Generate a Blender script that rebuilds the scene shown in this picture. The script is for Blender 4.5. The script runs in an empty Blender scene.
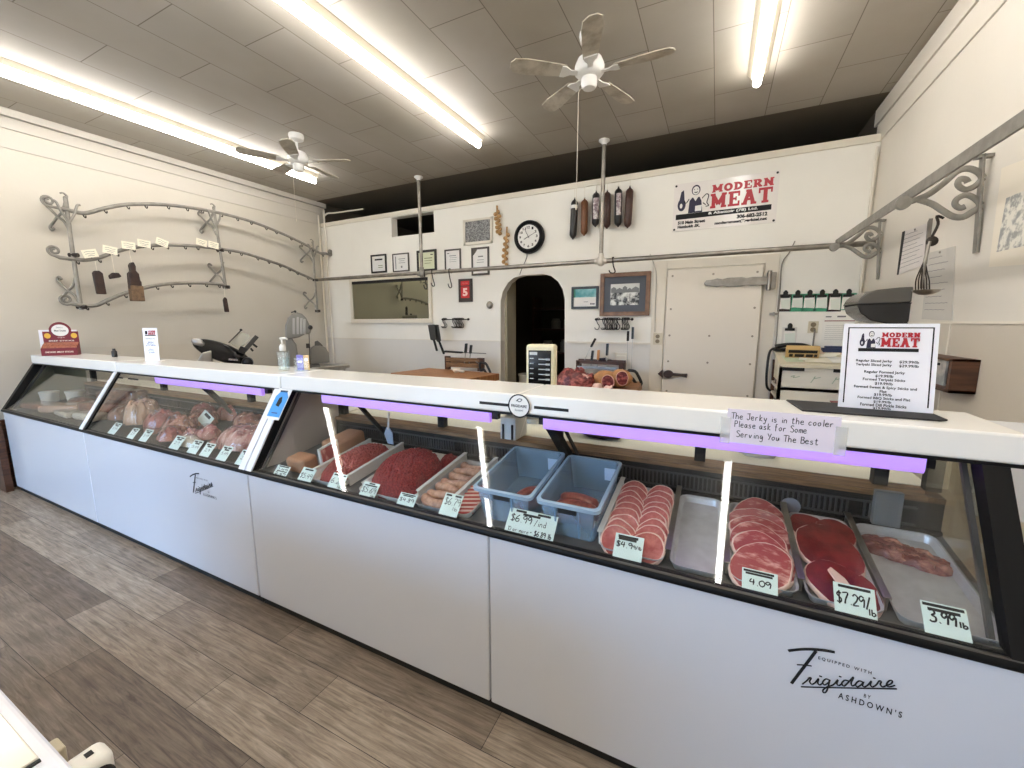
import bpy, bmesh, math, random
import numpy as np
from mathutils import Vector, Matrix, noise
random.seed(7)
S = bpy.context.scene
COL = S.collection
PI = math.pi

# ------------------------------------------------------------------ camera
FPX, YAW, PIT, ROL, CH = 412.69, 0.45778, 0.14715, -0.002994, 1.6
cy, sy, cp, sp = math.cos(YAW), math.sin(YAW), math.cos(PIT), math.sin(PIT)
fwd = Vector((-sy*cp, cy*cp, -sp)); rgt = Vector((cy, sy, 0)); upv = rgt.cross(fwd)
cr, sr = math.cos(ROL), math.sin(ROL)
R_ = cr*rgt + sr*upv; U_ = -sr*rgt + cr*upv
cam = bpy.data.cameras.new('camera'); camo = bpy.data.objects.new('camera', cam); COL.objects.link(camo)
mw = Matrix((R_, U_, -fwd)).transposed().to_4x4(); mw.translation = (0, 0, CH)
camo.matrix_world = mw
cam.sensor_width = 36; cam.lens = FPX*36/1024; cam.clip_start = .02
S.camera = camo
def ray(u, v): return R_*((u-512)/FPX) - U_*((v-384)/FPX) + fwd
def ony(u, v, y): d = ray(u, v); return Vector((0, 0, CH)) + d*(y/d.y)
def onx(u, v, x): d = ray(u, v); return Vector((0, 0, CH)) + d*(x/d.x)
def onz(u, v, z): d = ray(u, v); return Vector((0, 0, CH)) + d*((z-CH)/d.z)
YB, XL, XR, ZC = 5.2, -6.22, 1.257, 3.63
def B(u, v, y=YB): p = ony(u, v, y); return p.x, p.z
def RW(u, v, x=XR): p = onx(u, v, x); return -p.y, p.z       # local x of things facing -x (rz=-90)
def plane_of(ox, oy, rz):
    a = Vector((math.cos(rz), math.sin(rz), 0)); n = Vector((math.sin(rz), -math.cos(rz), 0)); o = Vector((ox, oy, 0))
    def f(u, v):
        d = ray(u, v); c = Vector((0, 0, CH)); t = (o-c).dot(n)/d.dot(n); p = c+d*t
        return (p-o).dot(a), p.z
    return f

# ------------------------------------------------------------------ materials
def lin(c):
    c = [x/255 for x in c]
    return tuple(x/12.92 if x <= .04045 else ((x+.055)/1.055)**2.4 for x in c)+(1,)
MATS = {}
def mat(name, col, rough=.5, metal=0, bump=0, bscale=40, var=0, vscale=6, spec=.5, coat=0, emit=None, estr=0, col2=None, thr=(.4, .6), stretch=None, trans=0, sss=0):
    if name in MATS: return MATS[name]
    m = bpy.data.materials.new(name); m.use_nodes = True; nt = m.node_tree; N = nt.nodes; L = nt.links
    b = N['Principled BSDF']
    b.inputs['Base Color'].default_value = lin(col); b.inputs['Roughness'].default_value = rough
    b.inputs['Metallic'].default_value = metal; b.inputs['Specular IOR Level'].default_value = spec
    b.inputs['Coat Weight'].default_value = coat; b.inputs['Coat Roughness'].default_value = .08
    if trans: b.inputs['Transmission Weight'].default_value = trans
    if emit: b.inputs['Emission Color'].default_value = lin(emit); b.inputs['Emission Strength'].default_value = estr
    tc = None
    if var or bump or col2:
        tc = N.new('ShaderNodeTexCoord'); src = tc.outputs['Object']
        if stretch:
            mp = N.new('ShaderNodeMapping'); mp.inputs['Scale'].default_value = stretch; L.new(src, mp.inputs['Vector']); src = mp.outputs['Vector']
    if var or col2:
        n = N.new('ShaderNodeTexNoise'); n.inputs['Scale'].default_value = vscale; n.inputs['Detail'].default_value = 6
        n.inputs['Roughness'].default_value = .6
        L.new(src, n.inputs['Vector'])
        r = N.new('ShaderNodeValToRGB'); r.color_ramp.elements[0].position = thr[0]; r.color_ramp.elements[1].position = thr[1]
        if col2: a, c = lin(col), lin(col2)
        else:
            a = tuple(x*(1-var) for x in lin(col)[:3])+(1,); c = tuple(min(1, x*(1+var)) for x in lin(col)[:3])+(1,)
        r.color_ramp.elements[0].color = a; r.color_ramp.elements[1].color = c
        L.new(n.outputs['Fac'], r.inputs['Fac']); L.new(r.outputs['Color'], b.inputs['Base Color'])
    if bump:
        n2 = N.new('ShaderNodeTexNoise'); n2.inputs['Scale'].default_value = bscale; n2.inputs['Detail'].default_value = 4
        L.new(src, n2.inputs['Vector'])
        bp = N.new('ShaderNodeBump'); bp.inputs['Strength'].default_value = bump; bp.inputs['Distance'].default_value = .01
        L.new(n2.outputs['Fac'], bp.inputs['Height']); L.new(bp.outputs['Normal'], b.inputs['Normal'])
    MATS[name] = m
    return m
def two_tone(name, c_hi, c_lo, z):
    m = mat(name, c_hi, .55, bump=.05, bscale=25); nt = m.node_tree; N = nt.nodes; L = nt.links
    g = N.new('ShaderNodeNewGeometry'); s = N.new('ShaderNodeSeparateXYZ'); L.new(g.outputs['Position'], s.inputs[0])
    lt = N.new('ShaderNodeMath'); lt.operation = 'LESS_THAN'; lt.inputs[1].default_value = z; L.new(s.outputs['Z'], lt.inputs[0])
    ns = N.new('ShaderNodeTexNoise'); ns.inputs['Scale'].default_value = 1.3; ns.inputs['Detail'].default_value = 5; L.new(g.outputs['Position'], ns.inputs['Vector'])
    rp = N.new('ShaderNodeValToRGB'); rp.color_ramp.elements[0].position = .3; rp.color_ramp.elements[1].position = .75
    rp.color_ramp.elements[0].color = (.93, .92, .90, 1); rp.color_ramp.elements[1].color = (1, 1, 1, 1); L.new(ns.outputs['Fac'], rp.inputs[0])
    mx = N.new('ShaderNodeMix'); mx.data_type = 'RGBA'; mx.inputs['A'].default_value = lin(c_hi); mx.inputs['B'].default_value = lin(c_lo)
    L.new(lt.outputs[0], mx.inputs['Factor'])
    mu = N.new('ShaderNodeMix'); mu.data_type = 'RGBA'; mu.blend_type = 'MULTIPLY'; mu.inputs['Factor'].default_value = 1
    L.new(mx.outputs['Result'], mu.inputs['A']); L.new(rp.outputs[0], mu.inputs['B'])
    L.new(mu.outputs['Result'], N['Principled BSDF'].inputs['Base Color'])
    return m
def glass_mat(name, tint=(1, 1, 1), f0=.045, rough=0.0, alpha=0):
    m = bpy.data.materials.new(name); m.use_nodes = True; nt = m.node_tree; N = nt.nodes; L = nt.links
    N.remove(N['Principled BSDF'])
    t = N.new('ShaderNodeBsdfTransparent'); t.inputs[0].default_value = (*tint, 1)
    g = N.new('ShaderNodeBsdfGlossy'); g.inputs['Roughness'].default_value = rough
    lw = N.new('ShaderNodeLayerWeight'); lw.inputs['Blend'].default_value = .5
    p = N.new('ShaderNodeMath'); p.operation = 'POWER'; p.inputs[1].default_value = 5; L.new(lw.outputs['Facing'], p.inputs[0])
    ma = N.new('ShaderNodeMath'); ma.operation = 'MULTIPLY_ADD'; ma.inputs[1].default_value = 1-f0; ma.inputs[2].default_value = f0; L.new(p.outputs[0], ma.inputs[0])
    mx = N.new('ShaderNodeMixShader'); L.new(ma.outputs[0], mx.inputs[0]); L.new(t.outputs[0], mx.inputs[1]); L.new(g.outputs[0], mx.inputs[2])
    L.new(mx.outputs[0], N['Material Output'].inputs[0]); MATS[name] = m
    return m
def translucent_mat(name, col, alpha, rough=.2):
    m = mat(name, col, rough); m.node_tree.nodes['Principled BSDF'].inputs['Alpha'].default_value = alpha
    return m

# ------------------------------------------------------------------ mesh builder
class MB:
    def __init__(s): s.v = []; s.f = []; s.m = []
    def add(s, vs, fs, mi=0, T=None):
        o = len(s.v)
        s.v += [tuple(T @ Vector(p)) if T else tuple(p) for p in vs]
        s.f += [tuple(i+o for i in f) for f in fs]; s.m += [mi]*len(fs); return s
    def box(s, a, b, mi=0, T=None):
        x0, x1 = sorted((a[0], b[0])); y0, y1 = sorted((a[1], b[1])); z0, z1 = sorted((a[2], b[2]))
        v = [(x0,y0,z0),(x1,y0,z0),(x1,y1,z0),(x0,y1,z0),(x0,y0,z1),(x1,y0,z1),(x1,y1,z1),(x0,y1,z1)]
        return s.add(v, [(3,2,1,0),(4,5,6,7),(0,1,5,4),(1,2,6,5),(2,3,7,6),(3,0,4,7)], mi, T)
    def bar(s, p, q, w, h, up=(0, 0, 1), mi=0):       # rectangular bar from p to q
        p = Vector(p); q = Vector(q); d = (q-p).normalized(); a = d.cross(Vector(up))
        if a.length < 1e-4: a = d.cross(Vector((0, 1, 0)))
        a.normalize(); b = a.cross(d); vs = []
        for c in (p, q):
            for i, j in ((-1,-1),(1,-1),(1,1),(-1,1)): vs.append(c+a*(i*w/2)+b*(j*h/2))
        return s.add(vs, [(3,2,1,0),(4,5,6,7),(0,1,5,4),(1,2,6,5),(2,3,7,6),(3,0,4,7)], mi)
    def tube(s, pts, r, n=8, mi=0, flat=1.0, up=None):
        pts = [Vector(p) for p in pts]; k = len(pts); rs = r if isinstance(r, (list, tuple)) else [r]*k
        vs = []; prev = None
        for i, p in enumerate(pts):
            d = (pts[min(i+1, k-1)]-pts[max(i-1, 0)])
            if d.length < 1e-9: d = Vector((0, 0, 1))
            d.normalize()
            if up is not None: a = d.cross(Vector(up))
            elif prev is None:
                a = d.cross(Vector((0, 0, 1)))
                if a.length < .05: a = d.cross(Vector((1, 0, 0)))
            else: a = prev - d*prev.dot(d)
            if a.length < 1e-6: a = d.cross(Vector((0, 1, .1)))
            a.normalize(); prev = a; b = d.cross(a)
            for j in range(n):
                t = 2*PI*j/n; vs.append(p + a*(rs[i]*math.cos(t)) + b*(rs[i]*flat*math.sin(t)))
        fs = [(i*n+j, i*n+(j+1) % n, (i+1)*n+(j+1) % n, (i+1)*n+j) for i in range(k-1) for j in range(n)]
        fs += [tuple(reversed(range(n))), tuple((k-1)*n+j for j in range(n))]
        return s.add(vs, fs, mi)
    def lathe(s, prof, n=20, mi=0, T=None, caps=True):
        vs = []; fs = []
        for r, z in prof:
            for j in range(n): vs.append((r*math.cos(2*PI*j/n), r*math.sin(2*PI*j/n), z))
        k = len(prof)
        fs = [(i*n+j, i*n+(j+1) % n, (i+1)*n+(j+1) % n, (i+1)*n+j) for i in range(k-1) for j in range(n)]
        if caps: fs += [tuple(reversed(range(n))), tuple((k-1)*n+j for j in range(n))]
        return s.add(vs, fs, mi, T)
    def prism(s, poly, d0, d1, plane='xz', mi=0, T=None):
        f = {'xz': lambda a, b, d: (a, d, b), 'xy': lambda a, b, d: (a, b, d), 'yz': lambda a, b, d: (d, a, b)}[plane]
        n = len(poly); vs = [f(a, b, d0) for a, b in poly]+[f(a, b, d1) for a, b in poly]
        fs = [tuple(range(n)), tuple(reversed(range(n, 2*n)))]+[(i, i+n, (i+1) % n+n, (i+1) % n) for i in range(n)]
        return s.add(vs, fs, mi, T)
    def ball(s, c, r, nu=14, nv=9, mi=0, nz=0, ns=8, T=None):
        r = (r, r, r) if not isinstance(r, (list, tuple)) else r; vs = []
        for i in range(1, nv):
            th = PI*i/nv
            for j in range(nu):
                ph = 2*PI*j/nu; d = Vector((math.sin(th)*math.cos(ph), math.sin(th)*math.sin(ph), math.cos(th)))
                k = 1+nz*noise.noise(Vector(c)*3.7+d*ns*.25)
                vs.append((c[0]+r[0]*d.x*k, c[1]+r[1]*d.y*k, c[2]+r[2]*d.z*k))
        vs += [(c[0], c[1], c[2]+r[2]), (c[0], c[1], c[2]-r[2])]; t = len(vs)-2
        fs = [(i*nu+j, (i+1)*nu+j, (i+1)*nu+(j+1) % nu, i*nu+(j+1) % nu) for i in range(nv-2) for j in range(nu)]
        fs += [(t, j, (j+1) % nu) for j in range(nu)]+[(t+1, (nv-2)*nu+(j+1) % nu, (nv-2)*nu+j) for j in range(nu)]
        return s.add(vs, fs, mi, T)
    def heap(s, x0, x1, y0, y1, z, h, n=36, amp=.006, freq=40, mi=0, power=2.6, fn=None):
        cx, cy_, hx, hy = (x0+x1)/2, (y0+y1)/2, (x1-x0)/2, (y1-y0)/2; vs = []; fs = []
        for i in range(n+1):
            for j in range(n+1):
                a, b = -1+2*i/n, -1+2*j/n
                q = max(abs(a), abs(b)); l = (abs(a)**power+abs(b)**power)**(1/power) if q > 0 else 1
                k = q/l if l else 0; X, Y = cx+a*k*hx, cy_+b*k*hy
                hh = h*max(0, 1-q**3.2)**.55
                p = Vector((X*freq, Y*freq, 0)); d = amp*(noise.noise(p)+.6*noise.noise(p*2.3))
                if fn: d += fn(X, Y)
                e = min(1, (1-q)*6)
                vs.append((X+d*.6*(q > .6), Y+d*.4*(q > .6), z+max(0, hh+d*(.25+.75*e))))
        w = n+1
        fs = [(i*w+j, (i+1)*w+j, (i+1)*w+j+1, i*w+j+1) for i in range(n) for j in range(n)]
        rim = [i*w for i in range(w)]+[n*w+j for j in range(1, w)]+[i*w+n for i in range(n-1, -1, -1)]+[j for j in range(n-1, 0, -1)]
        fs.append(tuple(reversed(rim)))
        return s.add(vs, fs, mi)
    def build(s, name, mats, parent=None, smooth=None, bevel=0, loc=None, rz=0, seg=2):
        me = bpy.data.meshes.new(name); me.from_pydata(s.v, [], s.f)
        mats = mats if isinstance(mats, (list, tuple)) else [mats]
        for m in mats: me.materials.append(m)
        if len(mats) > 1: me.polygons.foreach_set('material_index', s.m)
        me.update(); me.validate()
        if smooth:
            me.polygons.foreach_set('use_smooth', [True]*len(me.polygons)); me.set_sharp_from_angle(angle=math.radians(smooth))
        o = bpy.data.objects.new(name, me); COL.objects.link(o)
        if parent: o.parent = parent
        if loc is not None: o.location = loc
        if rz: o.rotation_euler = (0, 0, rz)
        if bevel:
            b = o.modifiers.new('bevel', 'BEVEL'); b.width = bevel; b.segments = seg; b.limit_method = 'ANGLE'; b.angle_limit = math.radians(40)
        return o
def tag(o, label=None, cat=None, group=None, kind=None):
    if label: o['label'] = label
    if cat: o['category'] = cat
    if group: o['group'] = group
    if kind: o['kind'] = kind
    return o
def thing(name, label, cat, loc=(0, 0, 0), rz=0, group=None, rot=None):
    o = bpy.data.objects.new(name, None); COL.objects.link(o); o.location = loc; o.rotation_euler = rot or (0, 0, rz)
    o.empty_display_size = .05
    return tag(o, label, cat, group)
def struct(o): o['kind'] = 'structure'; return o
def arc(cx, cz, r, a0, a1, n=10, r1=None):
    r1 = r if r1 is None else r1
    return [(cx+(r+(r1-r)*i/n)*math.cos(a0+(a1-a0)*i/n), cz+(r+(r1-r)*i/n)*math.sin(a0+(a1-a0)*i/n)) for i in range(n+1)]
def smooth_path(P, n=5, closed=False):
    P = [Vector(p) for p in P]; out = []
    if len(P) < 3: return P
    for i in range(len(P)-1):
        a = P[max(i-1, 0)]; b = P[i]; c = P[i+1]; d = P[min(i+2, len(P)-1)]
        for k in range(n):
            t = k/n
            out.append(.5*((2*b)+(c-a)*t+(2*a-5*b+4*c-d)*t*t+(3*b-a-3*c+d)*t**3))
    out.append(P[-1]); return out

# ------------------------------------------------------------------ lettering
def text_part(parent, s, x0, x1, z0, z1, m, y=-.0015, bold=0, shear=0, name='lettering', keep=False):
    cu = bpy.data.curves.new('t', 'FONT'); cu.body = s; cu.size = 1; cu.offset = bold; cu.shear = shear; cu.resolution_u = 3
    ob = bpy.data.objects.new('t', cu); COL.objects.link(ob)
    bpy.context.view_layer.update()
    me = bpy.data.meshes.new_from_object(ob.evaluated_get(bpy.context.evaluated_depsgraph_get()))
    bpy.data.objects.remove(ob)
    vs = [v.co for v in me.vertices]
    if not vs: return None
    ax, bx = min(v.x for v in vs), max(v.x for v in vs); az, bz = min(v.y for v in vs), max(v.y for v in vs)
    for v in me.vertices:
        c = v.co; v.co = (x0+(c.x-ax)/(bx-ax)*(x1-x0), y, z0+(c.y-az)/(bz-az)*(z1-z0))
    me.materials.clear(); me.materials.append(m); me.name = name
    o = bpy.data.objects.new(name, me); COL.objects.link(o); o.parent = parent
    return o
HAND = {
'0': [[(.5,1),(.1,.7),(.1,.25),(.45,0),(.8,.3),(.8,.75),(.5,1)]], '1': [[(.3,.8),(.5,1),(.5,0)]],
'2': [[(.1,.8),(.4,1),(.75,.8),(.6,.45),(.1,0),(.85,.05)]], '3': [[(.1,.95),(.55,1),(.7,.75),(.35,.55),(.75,.4),(.7,.1),(.3,0),(.05,.1)]],
'4': [[(.35,1),(.1,.45),(.8,.5)],[(.65,.95),(.6,0)]], '5': [[(.75,1),(.25,.97),(.2,.6),(.6,.6),(.8,.35),(.6,.05),(.1,.02)]],
'6': [[(.7,1),(.25,.6),(.1,.2),(.4,0),(.75,.15),(.65,.45),(.2,.35)]], '7': [[(.05,.95),(.8,1),(.45,.4),(.35,0)]],
'8': [[(.7,.85),(.4,1),(.2,.78),(.7,.3),(.45,0),(.15,.2),(.65,.65),(.7,.85)]], '9': [[(.75,.85),(.4,1),(.1,.75),(.35,.5),(.75,.75),(.75,.4),(.65,0)]],
'.': [[(.3,0),(.38,.05)]], '/': [[(.15,-.1),(.7,1.05)]], '$': [[(.75,.85),(.35,.95),(.15,.7),(.7,.35),(.55,.05),(.1,.1)],[(.45,1.1),(.42,-.1)]],
'T': [[(0,.95),(.9,1)],[(.45,1),(.4,0)]], 'h': [[(.15,1),(.1,0)],[(.1,.35),(.4,.55),(.6,.4),(.6,0)]], 'e': [[(.1,.3),(.6,.35),(.5,.55),(.2,.5),(.1,.2),(.35,0),(.7,.1)]],
'J': [[(.1,.95),(.8,1)],[(.6,1),(.6,.2),(.3,0),(.1,.2)]], 'r': [[(.15,.5),(.15,0)],[(.15,.3),(.35,.5),(.6,.48)]], 'k': [[(.15,1),(.12,0)],[(.6,.6),(.15,.28),(.65,0)]],
'y': [[(.1,.55),(.3,.15),(.5,.2)],[(.65,.55),(.5,.1),(.3,-.4),(.05,-.3)]], 'i': [[(.3,.5),(.3,0)],[(.32,.72),(.36,.76)]], 's': [[(.6,.5),(.25,.5),(.2,.33),(.55,.2),(.45,0),(.1,.05)]],
'n': [[(.12,.5),(.12,0)],[(.12,.35),(.38,.52),(.58,.4),(.6,0)]], 't': [[(.35,.9),(.32,.1),(.5,0),(.65,.08)],[(.1,.6),(.65,.65)]], 'c': [[(.6,.45),(.35,.52),(.12,.25),(.3,0),(.62,.1)]],
'o': [[(.35,.52),(.1,.3),(.3,0),(.6,.2),(.55,.48),(.35,.52)]], 'l': [[(.3,1),(.28,0)]], 'P': [[(.15,1),(.12,0)],[(.1,.95),(.6,.95),(.65,.6),(.15,.48)]],
'a': [[(.6,.5),(.25,.5),(.1,.2),(.3,0),(.55,.3),(.6,.5),(.58,.1),(.72,0)]], 'f': [[(.6,.95),(.4,1),(.3,.8),(.28,-.1)],[(.1,.55),(.55,.58)]],
'S': [[(.75,.9),(.4,1),(.12,.78),(.7,.35),(.5,0),(.08,.1)]], 'm': [[(.08,.5),(.08,0)],[(.08,.35),(.3,.52),(.4,.4),(.4,0)],[(.4,.38),(.62,.52),(.72,.4),(.74,0)]],
'v': [[(.1,.5),(.32,0),(.6,.52)]], 'g': [[(.58,.48),(.25,.52),(.12,.25),(.35,.05),(.58,.4),(.55,-.3),(.3,-.42),(.08,-.3)]], 'Y': [[(.1,1),(.42,.55)],[(.8,1),(.35,0)]],
'u': [[(.1,.5),(.15,.08),(.4,.02),(.6,.5),(.62,.05)]], 'B': [[(.15,1),(.12,0)],[(.1,.98),(.65,.9),(.5,.58),(.15,.52)],[(.4,.54),(.8,.35),(.6,.03),(.1,0)]],
'b': [[(.15,1),(.12,0)],[(.12,.3),(.45,.5),(.65,.25),(.4,0),(.12,.1)]], 'd': [[(.62,1),(.6,0)],[(.6,.4),(.3,.5),(.1,.22),(.35,0),(.6,.2)]], '+': [[(.1,.45),(.8,.5)],[(.45,.8),(.43,.15)]], '-': [[(.15,.45),(.7,.48)]],
}
def hand_strokes(s, x, z, h, adv=.62):
    out = []
    for ch in s:
        if ch in HAND:
            for st in HAND[ch]: out.append([(x+a*h*.72, z+b*h) for a, b in st])
        x += h*(adv if ch not in ' .il1' else (.45 if ch == ' ' else .36))
    return out, x
def stroke_part(parent, strokes, r, m, y=-.002, name='lettering', sm=4, T=None):
    b = MB()
    for st in strokes:
        P = [Vector((a, y, c)) for a, c in st]
        if sm and len(P) > 2: P = smooth_path(P, sm)
        b.tube(P, r, 5, flat=.25, up=(0, 1, 0))
    return b.build(name, m, parent)
def hand_fit(parent, s, x0, x1, z0, h, r, m, y=-.002):
    st, xe = hand_strokes(s, 0, 0, h); k = (x1-x0)/max(1e-6, max(a for q in st for a, c in q))
    return stroke_part(parent, [[(x0+a*k, z0+c) for a, c in q] for q in st], r, m, y)
def slab_letters(word, x0, x1, z0, z1, w=.17, gap=.12):
    """thick slab-serif capitals as polygons (list of 2-D quads)"""
    W = {'M': 1.25, 'O': 1.0, 'D': 1.0, 'E': .9, 'R': 1.0, 'N': 1.1, 'A': 1.1, 'T': 1.0}
    tot = sum(W[c] for c in word)+gap*(len(word)-1); sx = (x1-x0)/tot; H = z1-z0; polys = []; x = 0
    def q(ax, az, bx, bz, t=w):
        d = math.hypot(bx-ax, bz-az); nx, nz = -(bz-az)/d*t/2, (bx-ax)/d*t/2
        polys.append([(x+ax+nx, az+nz), (x+ax-nx, az-nz), (x+bx-nx, bz-nz), (x+bx+nx, bz+nz)])
    def r(a, b, c, d): polys.append([(x+a, b), (x+c, b), (x+c, d), (x+a, d)])
    def ring(cx, cz, rx, rz, a0, a1, n=12, t=w):
        for i in range(n):
            p = [a0+(a1-a0)*i/n, a0+(a1-a0)*(i+1)/n]
            polys.append([(x+cx+rx*math.cos(p[0]), cz+rz*math.sin(p[0])), (x+cx+(rx-t*1.15)*math.cos(p[0]), cz+(rz-t)*math.sin(p[0])),
                          (x+cx+(rx-t*1.15)*math.cos(p[1]), cz+(rz-t)*math.sin(p[1])), (x+cx+rx*math.cos(p[1]), cz+rz*math.sin(p[1]))])
    sh = .15
    for c in word:
        L_ = W[c]; t = w*1.15
        if c in 'MN':
            r(.1, 0, .1+t, 1); r(L_-.1-t, 0, L_-.1, 1); r(0, 0, .42, sh); r(L_-.42, 0, L_, sh); r(0, 1-sh, .3, 1); r(L_-.3, 1-sh, L_, 1)
            if c == 'M': q(.18, .95, L_/2, .25, t); q(L_-.18, .95, L_/2, .25, t)
            else: q(.18, .93, L_-.18, .07, t)
        elif c == 'O': ring(.5, .5, .5, .52, 0, 2*PI, 20)
        elif c == 'D': r(.1, 0, .1+t, 1); r(0, 0, .45, sh); r(0, 1-sh, .45, 1); ring(.42, .5, .56, .5, -PI/2, PI/2, 12)
        elif c == 'E': r(.1, 0, .1+t, 1); r(0, 0, .88, sh); r(0, 1-sh, .88, 1); r(.2, .43, .62, .57); r(.74, 0, .88, .34); r(.74, .66, .88, 1); r(.55, .36, .65, .64)
        elif c == 'R': r(.1, 0, .1+t, 1); r(0, 0, .45, sh); r(0, 1-sh, .5, 1); r(.2, .4, .5, .4+sh); ring(.48, .71, .44, .30, -PI/2, PI/2, 10); q(.5, .45, .84, .05, t); r(.66, 0, 1.0, sh)
        elif c == 'A': q(.22, .03, .55, .97, t); q(.88, .03, .55, .97, t); r(.3, .28, .8, .42); r(0, 0, .42, sh); r(.68, 0, 1.1, sh); r(.3, 1-sh, .62, 1)
        elif c == 'T': r(.5-t/2, 0, .5+t/2, 1); r(.25, 0, .75, sh); r(0, 1-sh, 1, 1); r(0, .66, .13, 1); r(.87, .66, 1, 1)
        x += L_+gap
    return [[(x0+a*sx, z0+b*H) for a, b in p] for p in polys]
def poly_part(parent, name, polys, m, y=-.002, t=.001):
    b = MB()
    for i, p in enumerate(polys): b.prism(p, y-i*3e-5, y+t)
    return b.build(name, m, parent)

# ------------------------------------------------------------------ palette
wallp = two_tone('wall paint', (202, 196, 184), (200, 193, 180), 1.345)
backp = two_tone('partition paint', (244, 241, 232), (226, 222, 214), 1.345)
rightp = two_tone('right wall paint', (222, 216, 205), (205, 196, 181), 1.592)
cream = mat('cream trim', (226, 218, 202), .45)
white = mat('white paint', (232, 230, 225), .4)
enamel = mat('white enamel', (236, 237, 240), .16, spec=.6, coat=.35)
slabm = mat('case top enamel', (243, 240, 232), .2, spec=.55, coat=.2)
black = mat('black rubber', (7, 7, 8), .5, spec=.25)
blackp = mat('black plastic', (16, 16, 17), .3)
soft_black = mat('matte black', (24, 23, 22), .7)
ink = mat('ink', (18, 18, 20), .8)
grey_ink = mat('grey ink', (118, 118, 120), .8)
blue_ink = mat('blue ink', (62, 84, 140), .8)
steel = mat('brushed steel', (172, 168, 160), .32, metal=1, var=.08, vscale=12)
pipe = mat('galvanised pipe', (150, 144, 135), .42, metal=.85, var=.15, vscale=9)
iron = mat('grey painted iron', (138, 134, 126), .5, metal=.3, var=.12, vscale=14)
darkiron = mat('dark iron', (58, 52, 47), .5, metal=.6)
chrome = mat('chrome', (205, 205, 205), .12, metal=1)
paper = mat('paper', (238, 236, 228), .75)
card = mat('plastic price card', (226, 240, 234), .35)
cardy = mat('cream card', (240, 234, 214), .7)
lampm = mat('fluorescent tube', (255, 255, 255), .4, emit=(255, 252, 250), estr=24)
purple = mat('meat lamp tube', (225, 200, 240), .4, emit=(186, 130, 255), estr=.72)
wood = mat('worn wood', (150, 112, 72), .55, col2=(104, 74, 46), vscale=6, stretch=(1, 14, 14), bump=.15, bscale=30)
block = mat('butcher block maple', (182, 128, 80), .5, col2=(132, 84, 48), vscale=4, stretch=(1.2, 16, 1), thr=(.35, .65))
dkwood = mat('dark brown wood', (92, 58, 38), .45, col2=(66, 40, 26), vscale=5, stretch=(1, 1, 10))
redwood = mat('reddish frame wood', (132, 94, 62), .4, col2=(104, 70, 44), vscale=8)
red = mat('brand red', (178, 32, 46), .4)
navy = mat('navy', (34, 30, 58), .5)
green = mat('green plastic', (70, 150, 110), .5)
glass = glass_mat('case glass', (.95, .965, .96), .024)
clear = glass_mat('clear glass', (.97, .98, .98), .04)
interior = mat('case liner', (92, 92, 93), .45)
dark_in = mat('black plenum', (18, 18, 20), .6, spec=.3)
tray_m = mat('stainless tray', (214, 214, 216), .42, metal=.55, var=.06, vscale=20)
divm = mat('white plastic strip', (226, 224, 218), .35)
fat = mat('fat', (240, 205, 192), .35)
beef = mat('ground beef', (128, 26, 30), .4, col2=(182, 66, 62), vscale=130, bump=.9, bscale=150, thr=(.45, .7))
beef2 = mat('light ground beef', (150, 46, 44), .4, col2=(198, 96, 88), vscale=130, bump=.9, bscale=150, thr=(.42, .68))
pork = mat('pork', (176, 84, 82), .3, col2=(212, 130, 122), vscale=30, thr=(.42, .7))
pork2 = mat('marbled pork', (168, 70, 70), .3, col2=(232, 176, 166), vscale=15, stretch=(1, 2.6, 1), thr=(.5, .66))
roundm = mat('round steak', (104, 20, 23), .28, col2=(132, 36, 36), vscale=20, bump=.1, bscale=90)
brownmeat = mat('brown cut meat', (112, 48, 42), .35, col2=(186, 128, 112), vscale=22, stretch=(1, 2.4, 1), thr=(.48, .66))
sausm = mat('fresh sausage', (166, 122, 100), .3, col2=(198, 156, 132), vscale=40)
kielm = mat('smoked sausage', (122, 54, 46), .3, col2=(150, 80, 66), vscale=60, bump=.2, bscale=120)
baconm = mat('bacon meat', (190, 70, 64), .35)
kraft = mat('butcher paper', (176, 128, 96), .7, var=.08, vscale=8, bump=.15, bscale=25)
bluetub = translucent_mat('blue tub plastic', (158, 188, 212), .42, .18)
mirror = mat('tinted mirror', (150, 150, 132), .03, metal=1)
salami_b = mat('black salami casing', (30, 28, 27), .35)
salami_t = mat('brown salami casing', (112, 70, 40), .45, var=.12, vscale=30)
salami_d = mat('dark brown salami casing', (66, 38, 28), .45, var=.2, vscale=40)
garlic = mat('garlic skin', (176, 138, 88), .6, var=.2, vscale=60)
dusty = mat('dusty fan blade', (198, 190, 174), .6, col2=(136, 124, 106), vscale=7, thr=(.4, .75))

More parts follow.
